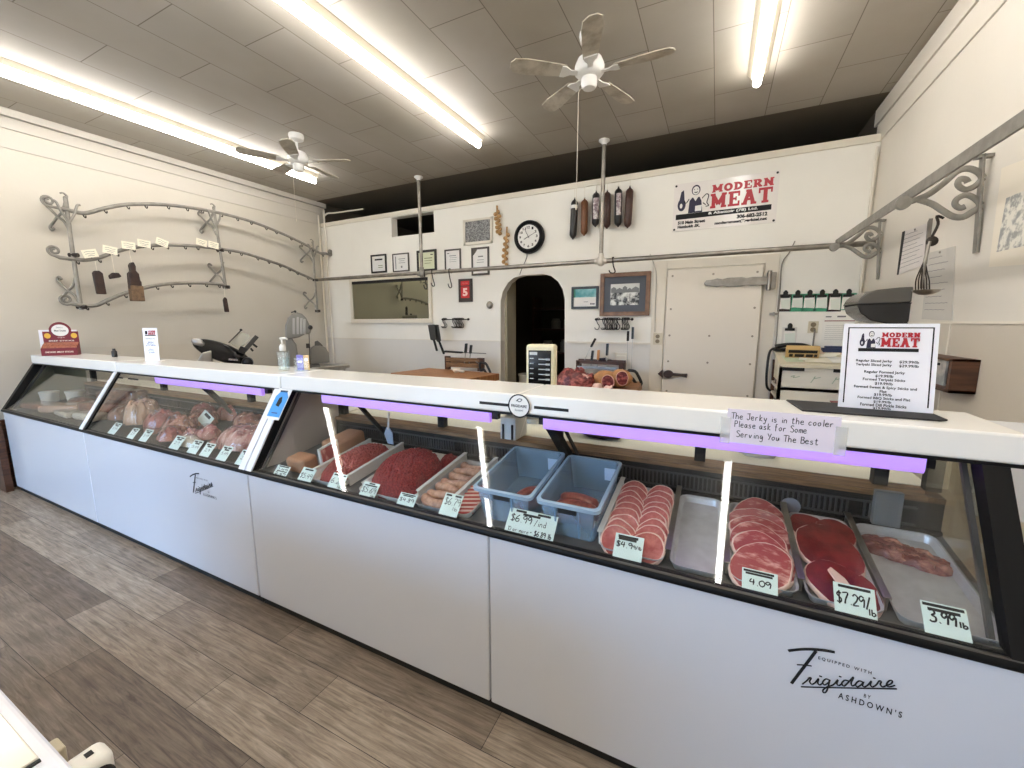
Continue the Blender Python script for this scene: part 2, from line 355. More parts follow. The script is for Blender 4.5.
# floor: vinyl planks running along the counter
def floor_mat():
    m = mat('vinyl plank floor', (140, 124, 108), .42, spec=.35); nt = m.node_tree; N = nt.nodes; L = nt.links; b = N['Principled BSDF']
    g = N.new('ShaderNodeTexCoord'); mp = N.new('ShaderNodeMapping'); mp.inputs['Location'].default_value = (.26, .05, 0); L.new(g.outputs['Object'], mp.inputs[0])
    br = N.new('ShaderNodeTexBrick'); br.offset = .37; br.offset_frequency = 2; br.squash = 1
    for k, v in (('Scale', 1), ('Brick Width', 1.2), ('Row Height', .2), ('Mortar Size', .0014), ('Bias', -.1), ('Mortar Smooth', .2)): br.inputs[k].default_value = v
    br.inputs['Color1'].default_value = lin((116, 103, 91)); br.inputs['Color2'].default_value = lin((168, 155, 139)); br.inputs['Mortar'].default_value = lin((52, 44, 38))
    L.new(mp.outputs[0], br.inputs['Vector'])
    m2 = N.new('ShaderNodeMapping'); m2.inputs['Scale'].default_value = (.9, 13, 1); L.new(g.outputs['Object'], m2.inputs[0])
    n = N.new('ShaderNodeTexNoise'); n.inputs['Scale'].default_value = 4.5; n.inputs['Detail'].default_value = 12; n.inputs['Roughness'].default_value = .68; n.inputs['Distortion'].default_value = .9
    L.new(m2.outputs[0], n.inputs['Vector'])
    r = N.new('ShaderNodeValToRGB'); r.color_ramp.elements[0].position = .32; r.color_ramp.elements[1].position = .68
    r.color_ramp.elements[0].color = (.44, .41, .38, 1); r.color_ramp.elements[1].color = (1.32, 1.3, 1.27, 1); L.new(n.outputs['Fac'], r.inputs[0])
    n3 = N.new('ShaderNodeTexNoise'); n3.inputs['Scale'].default_value = 7; n3.inputs['Detail'].default_value = 6; L.new(g.outputs['Object'], n3.inputs['Vector'])
    r3 = N.new('ShaderNodeValToRGB'); r3.color_ramp.elements[0].position = .3; r3.color_ramp.elements[1].position = .6
    r3.color_ramp.elements[0].color = (.82, .80, .78, 1); r3.color_ramp.elements[1].color = (1, 1, 1, 1); L.new(n3.outputs['Fac'], r3.inputs[0])
    a = N.new('ShaderNodeMix'); a.data_type = 'RGBA'; a.blend_type = 'MULTIPLY'; a.inputs['Factor'].default_value = 1
    L.new(br.outputs['Color'], a.inputs['A']); L.new(r.outputs[0], a.inputs['B'])
    c = N.new('ShaderNodeMix'); c.data_type = 'RGBA'; c.blend_type = 'MULTIPLY'; c.inputs['Factor'].default_value = 1
    L.new(a.outputs['Result'], c.inputs['A']); L.new(r3.outputs[0], c.inputs['B']); L.new(c.outputs['Result'], b.inputs['Base Color'])
    return m
def ceil_mat():
    m = mat('aged ceiling tile', (178, 162, 136), .7); nt = m.node_tree; N = nt.nodes; L = nt.links; b = N['Principled BSDF']
    g = N.new('ShaderNodeTexCoord'); mp = N.new('ShaderNodeMapping'); mp.inputs['Rotation'].default_value = (0, 0, PI/2); mp.inputs['Location'].default_value = (.33, .15, 0)
    L.new(g.outputs['Object'], mp.inputs[0])
    br = N.new('ShaderNodeTexBrick'); br.offset = .5
    for k, v in (('Scale', 1), ('Brick Width', .92), ('Row Height', .445), ('Mortar Size', .004), ('Mortar Smooth', .4)): br.inputs[k].default_value = v
    br.inputs['Color1'].default_value = lin((176, 170, 160)); br.inputs['Color2'].default_value = lin((170, 164, 152)); br.inputs['Mortar'].default_value = lin((118, 110, 98))
    L.new(mp.outputs[0], br.inputs['Vector'])
    n = N.new('ShaderNodeTexNoise'); n.inputs['Scale'].default_value = .9; n.inputs['Detail'].default_value = 7; L.new(g.outputs['Object'], n.inputs['Vector'])
    r = N.new('ShaderNodeValToRGB'); r.color_ramp.elements[0].position = .3; r.color_ramp.elements[1].position = .7
    r.color_ramp.elements[0].color = (.84, .81, .76, 1); r.color_ramp.elements[1].color = (1.05, 1.05, 1.05, 1); L.new(n.outputs['Fac'], r.inputs[0])
    a = N.new('ShaderNodeMix'); a.data_type = 'RGBA'; a.blend_type = 'MULTIPLY'; a.inputs['Factor'].default_value = 1
    L.new(br.outputs['Color'], a.inputs['A']); L.new(r.outputs[0], a.inputs['B']); L.new(a.outputs['Result'], b.inputs['Base Color'])
    return m
floorm, ceilm = floor_mat(), ceil_mat()
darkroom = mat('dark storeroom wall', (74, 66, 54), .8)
painted_shade = mat('sooty ceiling board', (104, 95, 80), .9)  # shade at the back of the ceiling, put into a darker board colour

# ------------------------------------------------------------------ the setting
YF, YN = -3.9, 8.6
struct(MB().box((XL-.1, YF, -.1), (XR+.1, YN, 0)).build('floor', floorm))
struct(MB().box((XL-.1, YF, ZC), (XR+.1, 5.1, ZC+.1)).build('ceiling', ceilm))
struct(MB().box((XL-.1, 5.1, ZC+.0), (XR+.1, YN, ZC+.1)).build('ceiling_rear', painted_shade))
struct(MB().box((XL-.12, YF, 0), (XL, YB+.1, ZC)).build('wall_left', wallp))
struct(MB().box((XR, YF, 0), (XR+.12, YB+.1, ZC)).build('wall_right', rightp))
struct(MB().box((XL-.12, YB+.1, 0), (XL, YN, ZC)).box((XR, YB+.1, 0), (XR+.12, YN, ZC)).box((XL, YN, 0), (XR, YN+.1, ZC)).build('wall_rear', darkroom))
# partition with the arched opening and the vent hole
arch = [(-2.745, 0), (-2.738, 1.80)] + [(-2.735, 1.9), (-2.70, 2.03), (-2.62, 2.145), (-2.52, 2.21), (-2.40, 2.235), (-2.10, 2.235), (-1.99, 2.205), (-1.89, 2.13), (-1.825, 2.03), (-1.795, 1.9)] + [(-1.77, 0)]
zt = lambda x: 3.285 + (x-XL)*.005
v0, v1, vz0, vz1 = *[B(*p)[0] for p in ((391.5, 225), (434, 225))], 2.93, 3.222
p = MB()
p.prism([(XL, 0), (v0, 0), (v0, 3.29), (XL, 3.285)], YB, YB+.13)
p.prism([(v0, 0), (v1, 0), (v1, vz0), (v0, vz0)], YB, YB+.13).prism([(v0, vz1), (v1, vz1), (v1, 3.29), (v0, 3.29)], YB, YB+.13)
p.prism([(v1, 0)]+arch+[(XR, 0), (XR, 3.315), (v1, 3.29)], YB, YB+.13)
struct(p.build('wall_back', backp))
struct(MB().prism([(XL, 3.225), (XR, 3.25), (XR, 3.318), (XL, 3.288)], YB-.022, YB+.15).build('trim_1', cream, bevel=.004))
struct(MB().box((XL, YF, 3.27), (XL+.012, YB, 3.44)).box((XL, YF, 3.45), (XL+.02, YB, 3.55)).box((XL, YF, 3.56), (XL+.05, YB+.1, ZC)).build('trim_2', mat('left trim paint', (196, 190, 178), .5), bevel=.003))
struct(MB().box((XR-.012, YF, 3.26), (XR, YB+.12, 3.44)).box((XR-.02, YF, 3.45), (XR, YB+.2, 3.6)).build('trim_3', mat('right trim paint', (216, 209, 196), .5), bevel=.003))
struct(MB().box((XR-.006, 1.0, 1.588), (XR, YB, 1.600)).box((XR-.004, 3.395, 0), (XR, 3.41, 1.59)).box((XR-.004, 2.2, 0), (XR, 2.21, 1.59)).build('trim_4', cream))
struct(MB().box((-1.75, YB-.012, 1.335), (-.62, YB, 1.36)).box((XL, YB-.006, 1.34), (-2.78, YB, 1.35)).build('trim_5', cream))
# arch lining and the pale side wall seen through it
lin_ = MB()
for i in range(len(arch)-1):
    (ax, az), (bx, bz) = arch[i], arch[i+1]
    if i > 0 and i < len(arch)-2: lin_.bar((ax, YB+.05, az), (bx, YB+.05, bz), .16, .012, up=(0, 1, 0))
struct(MB().box((-2.77, YB+.13, 0), (-2.70, YB+.42, 2.6)).build('wall_passage', mat('passage paint', (168, 160, 138), .6)))
# one-way mirror window
wx0, wz1 = B(353, 282); wx1, wz0 = B(430.5, 318.5)
w = struct(MB().box((wx0, YB-.02, wz0), (wx1, YB-.012, wz1)).build('window_1', mirror))
fr = MB()
for a, b in (((wx0-.06, wz0-.07), (wx1+.05, wz0)), ((wx0-.05, wz1), (wx1+.05, wz1+.05)), ((wx0-.05, wz0), (wx0, wz1)), ((wx1, wz0), (wx1+.05, wz1))):
    fr.box((a[0], YB-.04, a[1]), (b[0], YB, b[1]))
fr.build('window_frame', cream, w, bevel=.004)
MB().box((wx0, YB-.028, wz1-.045), (wx1, YB-.02, wz1)).build('window_head', soft_black, w)
# storefront windows in the wall behind the camera
fw = MB().box((XL-.1, YF-.15, 0), (XR+.1, YF, .55)).box((XL-.1, YF-.15, 2.75), (XR+.1, YF, ZC))
cols = [(XL-.1, -6.0), (-4.05, -3.9), (-1.75, XR+.1)]
for a, b in cols: fw.box((a, YF-.15, .55), (b, YF, 2.75))
struct(fw.build('wall_front', wallp))
for i in range(len(cols)-1):
    a, b = cols[i][1], cols[i+1][0]
    g = MB().box((a, YF-.09, .55), (b, YF-.083, 2.75)).build('window_%d' % (i+2), clear); struct(g)
    f = MB()
    for q in ((a, .55, a+.05, 2.75), (b-.05, .55, b, 2.75), (a, .55, b, .6), (a, 2.7, b, 2.75)): f.box((q[0], YF-.12, q[1]), (q[2], YF-.05, q[3]))
    f.build('window_frame', white, g)
# world: soft overcast daylight
wd = bpy.data.worlds.new('world'); S.world = wd; wd.use_nodes = True; nt = wd.node_tree
bg = nt.nodes['Background']; tcw = nt.nodes.new('ShaderNodeTexCoord'); sx = nt.nodes.new('ShaderNodeSeparateXYZ'); rw = nt.nodes.new('ShaderNodeValToRGB')
nt.links.new(tcw.outputs['Generated'], sx.inputs[0]); nt.links.new(sx.outputs['Z'], rw.inputs[0]); nt.links.new(rw.outputs[0], bg.inputs[0])
rw.color_ramp.elements[0].position = .0; rw.color_ramp.elements[0].color = (.30, .33, .36, 1)
rw.color_ramp.elements[1].position = .12; rw.color_ramp.elements[1].color = (.36, .60, 1.0, 1)
bg.inputs[1].default_value = 12
for i in range(len(cols)-1):
    a, b = cols[i][1], cols[i+1][0]
    l = bpy.data.lights.new('daylight_portal', 'AREA'); l.shape = 'RECTANGLE'; l.size = b-a; l.size_y = 2.2; l.cycles.is_portal = True
    o = bpy.data.objects.new('daylight_portal', l); COL.objects.link(o); o.location = ((a+b)/2, YF-.16, 1.65); o.rotation_euler = (PI/2, 0, PI)

# walk-in cooler door
dx0, dz1 = B(668.5, 267); dx1, _ = B(764, 262)
door = struct(MB().box((dx0, YB-.075, .06), (dx1, YB, 2.195)).build('door_2', mat('cooler door paint', (228, 219, 204), .45), bevel=.012))
fr = MB()
for a, b in (((dx0-.16, 0), (dx0-.012, 2.3)), ((dx1+.012, 0), (dx1+.14, 2.3)), ((dx0-.012, 2.207), (dx1+.012, 2.3))): fr.box((a[0], YB-.022, a[1]), (b[0], YB-.001, b[1]))
fr.build('door_frame', cream, door, bevel=.004)
yd = YB-.075
scr = MB()
for u in (.06, .5, .94):
    for z in (.3, .8, 1.15, 1.45, 1.75, 2.12):
        if u == .5 and z in (1.75, .8): continue
        scr.lathe([(.0, -.004), (.011, -.004), (.012, 0)], 8, 0, Matrix.Translation((dx0+u*(dx1-dx0), yd-.001, z)) @ Matrix.Rotation(-PI/2, 4, 'X') @ Matrix.Scale(-1, 4, (0, 0, 1)))
scr.build('door_screws', mat('dull screw', (150, 138, 122), .5, metal=.4), door)
hz = B(740, 282, yd)[1]; hx = B(769, 281, yd)[0]
hb = MB().box((dx1-.62, yd-.004, hz-.062), (dx1-.02, yd, hz+.062)); hb.build('hinge_plate', cream, door)
hp = [(dx1-.56, 0), (dx1-.54, .028), (dx1-.47, .035), (dx1-.43, .045), (dx1-.38, .034), (dx1-.33, .047), (dx1-.2, .047), (dx1-.15, .036), (dx1-.1, .045), (hx, .04)]
hinge = MB().prism([(a, hz+b) for a, b in hp]+[(a, hz-b) for a, b in reversed(hp[1:])], yd-.03, yd-.005)
hinge.tube([(hx, yd-.03, hz-.1), (hx, yd-.03, hz+.1)], .02, 10).box((hx-.02, yd-.03, hz-.085), (hx+.06, YB-.02, hz+.085)).build('hinge', pipe, door, bevel=.004)
lz = B(672, 374, yd)[1]; lx = B(659, 374, yd)[0]
la = MB().prism([(lx-.01, lz), (lx+.035, lz+.045), (lx+.045, lz-.045)], yd-.05, YB-.02)
la.prism([(lx+.05+.055*(1-math.cos(t)), lz+.045*math.sin(t)) for t in [i*PI/8 for i in range(16)]], yd-.045, yd)
la.tube([(lx+.14, yd-.03, lz), (lx+.24, yd-.04, lz), (lx+.31, yd-.05, lz-.005)], [.018, .015, .024], 8)
la.build('door_latch', mat('brown latch', (52, 34, 30), .45), door, smooth=40)
for z in (2.2, 1.95): pass

# storeroom things seen in the dark beyond the arch
sh = thing('storage_shelf', 'dark storeroom shelf behind the arched doorway', 'shelf', (-2.3, 7.6, 0))
for z in (.5, 1.0, 1.45, 1.85): MB().box((-1.0, 0, z), (1.3, .4, z+.03)).build('shelf', dkwood, sh)
for x in (-1.0, .1, 1.27): MB().box((x, 0, 0), (x+.04, .4, 2.1)).build('upright', dkwood, sh)
jw = mat('dull white jar', (150, 146, 136), .5)
for i, (x, z, r, h) in enumerate(((-.55, 1.48, .09, .2), (-.3, 1.48, .08, .22), (-.72, 1.03, .1, .22), (-.35, 1.03, .1, .24), (.15, 1.03, .09, .2))):
    o = MB().lathe([(r*.9, 0), (r, .01), (r, h*.8), (r*.8, h*.86), (r*.82, h), (.01, h)], 16).build('storage_jar', jw, smooth=40, loc=(-2.3+x, 7.75, z))
    tag(o, 'pale jar on the %s shelf in the dark storeroom, number %s from the left' % (('upper', 'lower')[z < 1.2], ('one', 'two', 'one', 'two', 'three')[i]), 'jar', 'jars in the storeroom')
o = MB().lathe([(.15, 0), (.155, .02), (.17, .36), (.178, .36), (.178, .385), (.01, .385)], 20).build('plastic_bucket', mat('bucket plastic', (196, 190, 176), .45), smooth=40, loc=(-2.53, 5.75, .44))
tag(o, 'pale plastic bucket standing in the arched doorway', 'bucket')
o = MB().box((-.25, -.25, 0), (.25, .25, .03)).box((-.22, -.22, .03), (-.18, -.18, .44)).box((.18, -.22, 0), (.22, -.18, .44)).box((-.22, .18, 0), (-.18, .22, .44)).box((.18, .18, 0), (.22, .22, .44)).box((-.25, -.25, .41), (.25, .25, .44)).build('low_stand', dkwood, loc=(-2.43, 5.75, 0))
tag(o, 'low dark stand under the pale bucket in the doorway', 'stand')

# ------------------------------------------------------------------ lights: three rows of three fluorescent fixtures
rows = ((-5.12, 'nearest the left wall'), (-2.49, 'in the middle of the ceiling'), (.17, 'above the right end of the counter'))
for x, wh in rows:
    for k, pl in enumerate(('far', 'middle', 'near')):
        y1 = 4.25-k*2.452; y0 = y1-2.45
        t = thing('fluorescent_light', 'long fluorescent strip light, %s one in the row %s' % (pl, wh), 'ceiling light', (x, (y0+y1)/2, ZC-.001), 0, 'fluorescent strip lights')
        h = MB().box((-.042, -1.225, -.042), (.042, 1.225, 0)); h.prism([(-.075, -.002), (-.042, -.04), (-.042, -.002)], -1.225, 1.225).prism([(.075, -.002), (.042, -.002), (.042, -.04)], -1.225, 1.225)
        h.build('housing', mat('aged fixture paint', (206, 196, 174), .5), t)
        MB().tube([(0, -1.222, -.084), (0, -1.21, -.084), (0, 1.21, -.084), (0, 1.222, -.084)], [.02, .031, .031, .02], 16).build('tube', lampm, t, smooth=50)
        for s in (-1, 1): MB().box((-.02, s*1.19, -.06), (.02, s*1.215, -.04)).build('lamp_holder', white, t, bevel=.004)

# ------------------------------------------------------------------ ceiling fans
def fan(x, y, a0, zb, chain, label):
    t = thing('ceiling_fan', label, 'fan', (x, y, ZC), 0, 'ceiling fans')
    d = ZC-zb
    MB().lathe([(.075, 0), (.078, -.02), (.07, -.055), (.03, -.075), (.012, -.078)], 20).build('canopy', white, t, smooth=50)
    MB().tube([(0, 0, -.07), (0, 0, -d+.06)], .013, 10).build('downrod', white, t, smooth=50)
    MB().lathe([(.03, -d+.10), (.085, -d+.085), (.105, -d+.04), (.105, -d-.0), (.08, -d-.03), (.055, -d-.035)], 24).build('motor', white, t, smooth=50)
    MB().lathe([(.05, -d-.03), (.056, -d-.04), (.056, -d-.085), (.045, -d-.105), (.01, -d-.11)], 20).build('switch_housing', white, t, smooth=50)
    for k in range(5):
        a = math.radians(a0+72*k); T = Matrix.Rotation(a, 4, 'Z') @ Matrix.Translation((0, 0, -d-.012)) @ Matrix.Rotation(math.radians(11), 4, 'X')
        MB().prism([(.08, -.018), (.14, -.02), (.18, -.045), (.21, -.045), (.21, .045), (.18, .045), (.14, .02), (.08, .018)], -.004, .004, 'xy', 0, T).build('blade_bracket', white, t)
        bl = [(.18, -.05), (.46, -.068), (.545, -.06), (.575, -.025), (.575, .025), (.545, .06), (.46, .068), (.18, .05)]
        MB().prism(bl, .005, .012, 'xy', 0, T).build('blade', dusty, t)
    MB().tube([(-.03, -.03, -d-.09), (-.072, -.02, -d-.12), (-.074, -.02, -d-chain)], .0022, 5).lathe([(.001, .0), (.007, -.01), (.006, -.03), (.001, -.034)], 8, 0, Matrix.Translation((-.074, -.02, -d-chain))).build('pull_chain', cream, t)
    return t
fan(-.935, 3.17, 0, 3.375, .9, 'white five-blade ceiling fan nearer the camera, with long pull cord')
fan(-4.23, 3.3, 24, 3.36, .6, 'white five-blade ceiling fan by the left strip light')

# ------------------------------------------------------------------ refrigerated display cases
YC = 1.30                      # front face
def case(name, label, x0, x1, splits, mull, lamps, door_spans, left_glass, right_glass, liner=None, endm=None):
    t = thing(name, label, 'display case', (x0, YC, 0), 0, 'refrigerated display cases')
    W = x1-x0; L_ = lambda x: x-x0
    MB().box((.004, .022, 0), (W-.004, .62, .05)).build('kick_base', soft_black, t)
    ed = [x0]+splits+[x1]
    for i in range(len(ed)-1):
        MB().box((L_(ed[i])+.003, 0, .05), (L_(ed[i+1])-.003, .03, .785)).build('front_panel', mat('panel enamel', (214, 216, 221), .16, spec=.6, coat=.35), t, bevel=.006, seg=3, smooth=30)
    MB().box((0.004, .03, .06), (W-.004, .66, .72)).box((.004, .6, .72), (W-.004, .66, .83)).build('cabinet_body', white, t)
    MB().prism([(-.008, .786), (-.012, .79), (-.012, .804), (-.006, .810), (.03, .810), (.03, .786)], 0, W, 'yz').build('bumper_rail', black, t, smooth=50)
    MB().prism([(-.008, .8105), (-.004, .812), (.05, .803), (.05, .798), (.0, .806)], 0, W, 'yz').build('steel_sill', mat('dark sill', (84, 82, 78), .45, metal=.5), t)
    sl = MB()
    for i in range(len(mull)+1):
        a = ([x0]+mull)[i]; b = (mull+[x1])[i]
        sl.box((L_(a)+.0015, .235, 1.222), (L_(b)-.0015, .555, 1.305))
    sl.build('top_slab', slabm, t, bevel=.008, seg=3, smooth=30)
    MB().box((.002, .24, 1.212), (W-.002, .55, 1.222)).build('gasket', black, t)
    # slanted glass, one pane per bay
    for i in range(len(mull)+1):
        a = ([x0]+mull)[i]; b = (mull+[x1])[i]
        MB().prism([(.008, .815), (.345, 1.213), (.350, 1.210), (.013, .812)], L_(a)+.004, L_(b)-.004, 'yz').build('glass_pane', glass, t)
    MB().prism([(.035, .783), (.55, .860), (.55, .85), (.035, .773)], .01, W-.01, 'yz').build('deck', liner or interior, t)
    MB().box((.01, .575, .85), (W-.01, .605, .975)).box((.01, .55, .845), (W-.01, .58, .862)).box((.01, .56, .862), (W-.01, .575, .874)).build('air_plenum', dark_in, t)
    g = MB(); n = int((W-.2)/.017)
    for i in range(n):
        x = .1+i*.017
        if i % 26 in (0, 1): continue
        g.box((x, .566, .885), (x+.006, .576, .942))
    g.box((.08, .568, .878), (W-.08, .574, .886)).box((.08, .568, .941), (W-.08, .574, .949))
    g.build('air_grille', mat('grille grey', (62, 62, 64), .45), t)
    MB().box((.01, .57, .972), (W-.01, .69, .992)).build('rear_ledge', wood, t)
    wd_ = 1.2 if right_glass else .93
    MB().box((.01, .69, .965), (W-.01, wd_, .994)).build('rear_worktop', mat('cream worktop', (240, 233, 214), .4), t)
    MB().box((.03, .7, .0), (W-.03, wd_-.06, .965)).build('rear_cupboard', white, t)
    rf = MB().box((.01, .60, 1.19), (W-.01, .70, 1.215)); e = sorted(set([x0+.02]+[(door_spans[i][1]+door_spans[i+1][0])/2 for i in range(len(door_spans)-1)]+[x1-.02]))
    for x in e: rf.box((L_(x)-.022, .64, .992), (L_(x)+.022, .68, 1.19))
    rf.build('rear_frame', soft_black, t)
    for (a, b) in lamps:
        MB().box((L_(a)-.03, .369, 1.15), (L_(b)+.03, .40, 1.213)).build('lamp_housing', blackp, t)
        MB().prism([(.352, 1.21), (.347, 1.19), (.347, 1.148), (.354, 1.136), (.368, 1.136), (.37, 1.15), (.37, 1.21)], L_(a), L_(b), 'yz').build('lamp', purple, t, smooth=60)
    def side(x, m, nm, th=.014):
        MB().prism([(.03, .80), (.03, .83), (.262, 1.205), (.262, 1.212), (.6, 1.212), (.6, .80)], x-th/2, x+th/2, 'yz').build(nm, m, t)
    side(.03, clear if left_glass else (endm or mat('end panel grey', (196, 188, 182), .5)), 'end_panel')
    side(W-.05, glass_mat('smoky end pane', (.74, .72, .66), .03) if right_glass else mat('end panel grey', (196, 188, 182), .5), 'end_panel')
    for x, s in ((.0, 1), (W, -1)):
        x += s*(.03 if (s < 0 and right_glass) else 0)
        MB().prism([(-.004, .811), (.045, .811), (.30, 1.213), (.236, 1.213)], x, x+s*.055, 'yz').build('end_frame', black, t)
        MB().prism([(.05, .81), (.066, .81), (.322, 1.205), (.306, 1.205)], x+s*.058, x+s*.07, 'yz').build('inner_channel', mat('channel grey', (70, 68, 66), .45), t)
    for x in splits[:0]: pass
    return t, L_
A, LA = case('display_case', 'long white refrigerated meat counter with sloped glass, left one near the left wall', -6.0, -2.262, [-4.287], [-4.268], [(-3.95, -2.62)], [(-5.85, -5.0), (-4.1, -3.45), (-3.05, -2.4)], 0, 0, mat('dark liner', (58, 57, 50), .5), mat('olive end panel', (128, 128, 110), .5))
Bc, LB = case('display_case', 'long white refrigerated meat counter with sloped glass, right one nearest the camera', -2.258, .757, [-.745], [-.733], [(-2.06, -.93), (-.66, .60)], [(-1.95, -1.45), (-1.4, -.98), (-.42, -.055), (-.01, .575), (.60, .63)], 0, 1)
def slant(t, xa, xb, nm, m, y0=.0, lift=.0):     # strip lying on the slanted glass face
    return MB().prism([(-.014-lift, .811), (.0-lift, .808), (.248-lift, 1.215), (.236-lift, 1.222)], xa, xb, 'yz').build(nm, m, t, bevel=.002)
slant(A, LA(-4.315), LA(-4.262), 'glass_mullion', enamel); slant(A, LA(-4.26), LA(-4.225), 'mullion_seal', black, lift=-.004)
slant(A, LA(-2.315), LA(-2.264), 'glass_mullion', enamel); slant(Bc, LB(-2.256), LB(-2.205), 'glass_mullion', enamel)
# decorative slots, badge
def slot(t, L_, ua, va, ub, vb):
    a = ony(ua, va, 1.534); b = ony(ub, vb, 1.534); MB().box((L_(a.x), .2335, a.z-.006), (L_(b.x), .236, a.z+.006)).build('trim_slot', soft_black, t)
slot(A, LA, 113.5, 377, 122.5, 377.8); slot(A, LA, 128, 378.5, 138, 379.5)
slot(Bc, LB, 479.5, 402.5, 510, 405.2); slot(Bc, LB, 534, 407.3, 568.5, 410)
bx = LB(-.72); bz = 1.257
bm_ = MB(); TB = Matrix.Translation((bx, .2345, bz)) @ Matrix.Rotation(PI/2, 4, 'X')
bm_.lathe([(.001, .0), (.05, .0), (.05, .006), (.046, .008), (.001, .008)], 32, 0, TB)
badge = bm_.build('badge', slabm, Bc)
rg = MB(); rg.lathe([(.0495, .0075), (.0505, .009), (.0455, .0095), (.0445, .0075)], 32, 0, TB, caps=False); rg.build('badge_ring', ink, badge)
text_part(badge, 'FRIGIDAIRE', bx-.036, bx+.036, bz-.006, bz+.006, ink, .2255, .02)
text_part(badge, 'Equipped', bx-.018, bx+.018, bz-.024, bz-.013, ink, .2255)
stroke_part(badge, [[(bx-.012, bz+.02), (bx, bz+.03), (bx+.014, bz+.028), (bx+.002, bz+.018), (bx-.008, bz+.024)]], .0018, ink, .2255)
# script lettering on the front panels: local strokes taken about a common corner
Z5 = lambda a, b: ony(760+a/6.4, 640+b/6.4, YC)
o5 = Z5(180, 65)
def zp(pts): return [((Z5(a, b)-o5).x, (Z5(a, b)-o5).z) for a, b in pts]
SCRIPT_THICK = [zp(q) for q in ([(180,66),(250,58),(320,56),(400,62),(478,75)], [(358,66),(300,142),(250,208),(200,274)])]
SCRIPT = [zp(q) for q in ([(236,155),(280,157),(330,163)],
  [(270,280),(298,258),(318,238),(326,243),(316,262),(330,280),(352,270),(375,243),(368,270),(382,284),(402,270)],
  [(442,252),(420,246),(400,266),(412,284),(438,268),(446,250),(436,290),(424,325),(408,334),(402,318),(430,296),(470,282),(498,250),(490,276),(504,288),(524,276)],
  [(566,258),(540,254),(522,274),(536,292),(560,272),(598,232),(582,270),(590,290),(612,280)],
  [(658,266),(632,258),(610,280),(622,296),(648,282),(662,264),(654,286),(668,296),(690,284),(712,258),(704,282),(718,296),(742,284),(762,258),(774,264),(768,280),(782,296),(806,288)],
  [(806,288),(838,276),(846,258),(826,256),(808,280),(824,296),(864,286)],
  [(378,226),(396,232)], [(504,228),(520,234)], [(722,238),(738,243)], [(262,296),(480,302),(875,309)])]
def logo(t, L_, u, v):
    p = ony(u, v, YC); ox, oz = L_(p.x), p.z
    stroke_part(t, [[(ox+a, oz+c) for a, c in q] for q in SCRIPT_THICK], .0042, ink, -.002)
    stroke_part(t, [[(ox+a, oz+c) for a, c in q] for q in SCRIPT], .0021, ink, -.002)
    def tx(s, a, b, h):
        qa = zp([a])[0]; qb = zp([b])[0]; z = (qa[1]+qb[1])/2
        text_part(t, s, ox+qa[0], ox+qb[0], oz+z-h/2, oz+z+h/2, ink, -.001, .02)
    tx('E Q U I P P E D   W I T H', (372, 117), (714, 206), .011)
    tx('B Y', (664, 354), (708, 364), .011); tx("A S H D O W N ' S", (500, 356), (910, 472), .019)
logo(Bc, LB, 788.1, 650.2); logo(A, LA, 190.3, 476.5)
# white ballast box with two black slots hanging behind the glass, centre bracket
b = ony(500, 417, 1.88); b2 = ony(515.5, 444, 1.88); ob = MB().box((LB(b.x), .58, b2.z), (LB(b2.x), .73, b.z)).build('ballast_box', white, Bc, bevel=.006)
for f in (.22, .8):
    x = LB(b.x)+f*(b2.x-b.x); MB().box((x-.005, .574, b2.z+.02), (x+.005, .581, b2.z+.1)).build('box_slot', soft_black, ob)
MB().bar((LB(-.66), .36, 1.2), (LB(-.60), .6, .9), .05, .03).build('centre_bracket', black, Bc)
MB().bar((LB(-.615), .40, 1.2), (LB(-.56), .6, .93), .012, .012).build('centre_bracket', darkiron, Bc)
MB().box((LB(-1.78), .36, 1.135), (LB(-1.36), .58, 1.15)).build('lamp_shade', blackp, Bc)
MB().lathe([(.001, 0), (.032, 0), (.034, .006), (.001, .008)], 20, 0, Matrix.Translation((LB(.302), .562, .885)) @ Matrix.Rotation(PI/2, 4, 'X')).build('drain_cap', mat('grey cap', (150, 150, 158), .4), Bc)
MB().box((LB(.55), .545, .87), (LB(.63), .57, 1.0)).build('corner_bracket', mat('bracket grey', (120, 122, 122), .4), Bc, bevel=.004)
MB().bar((LB(-1.84), .36, 1.2), (LB(-1.78), .58, .9), .03, .02).build('rear_brace', black, Bc)
MB().bar((LA(-3.5), .40, 1.2), (LA(-3.36), .6, .88), .12, .02).build('centre_bracket', black, A)
# filler pieces at both ends
o = MB().box((-.09, 0, 0), (.09, .05, .68)).box((-.09, .05, 0), (-.05, .5, .68)).build('wood_filler_panel', dkwood, loc=(-6.115, 1.235, 0)); tag(o, 'brown wooden filler board between the left counter and the left wall', 'board')
o = MB().box((0, 0, .98), (.485, .04, 1.245)).box((0, 0, 1.215), (.485, .3, 1.245)).box((.44, 0, 0), (.485, .3, 1.215)).build('counter_flap', enamel, loc=(.769, 1.78, 0), bevel=.006); tag(o, 'white counter flap between the right case end and the right wall', 'counter')

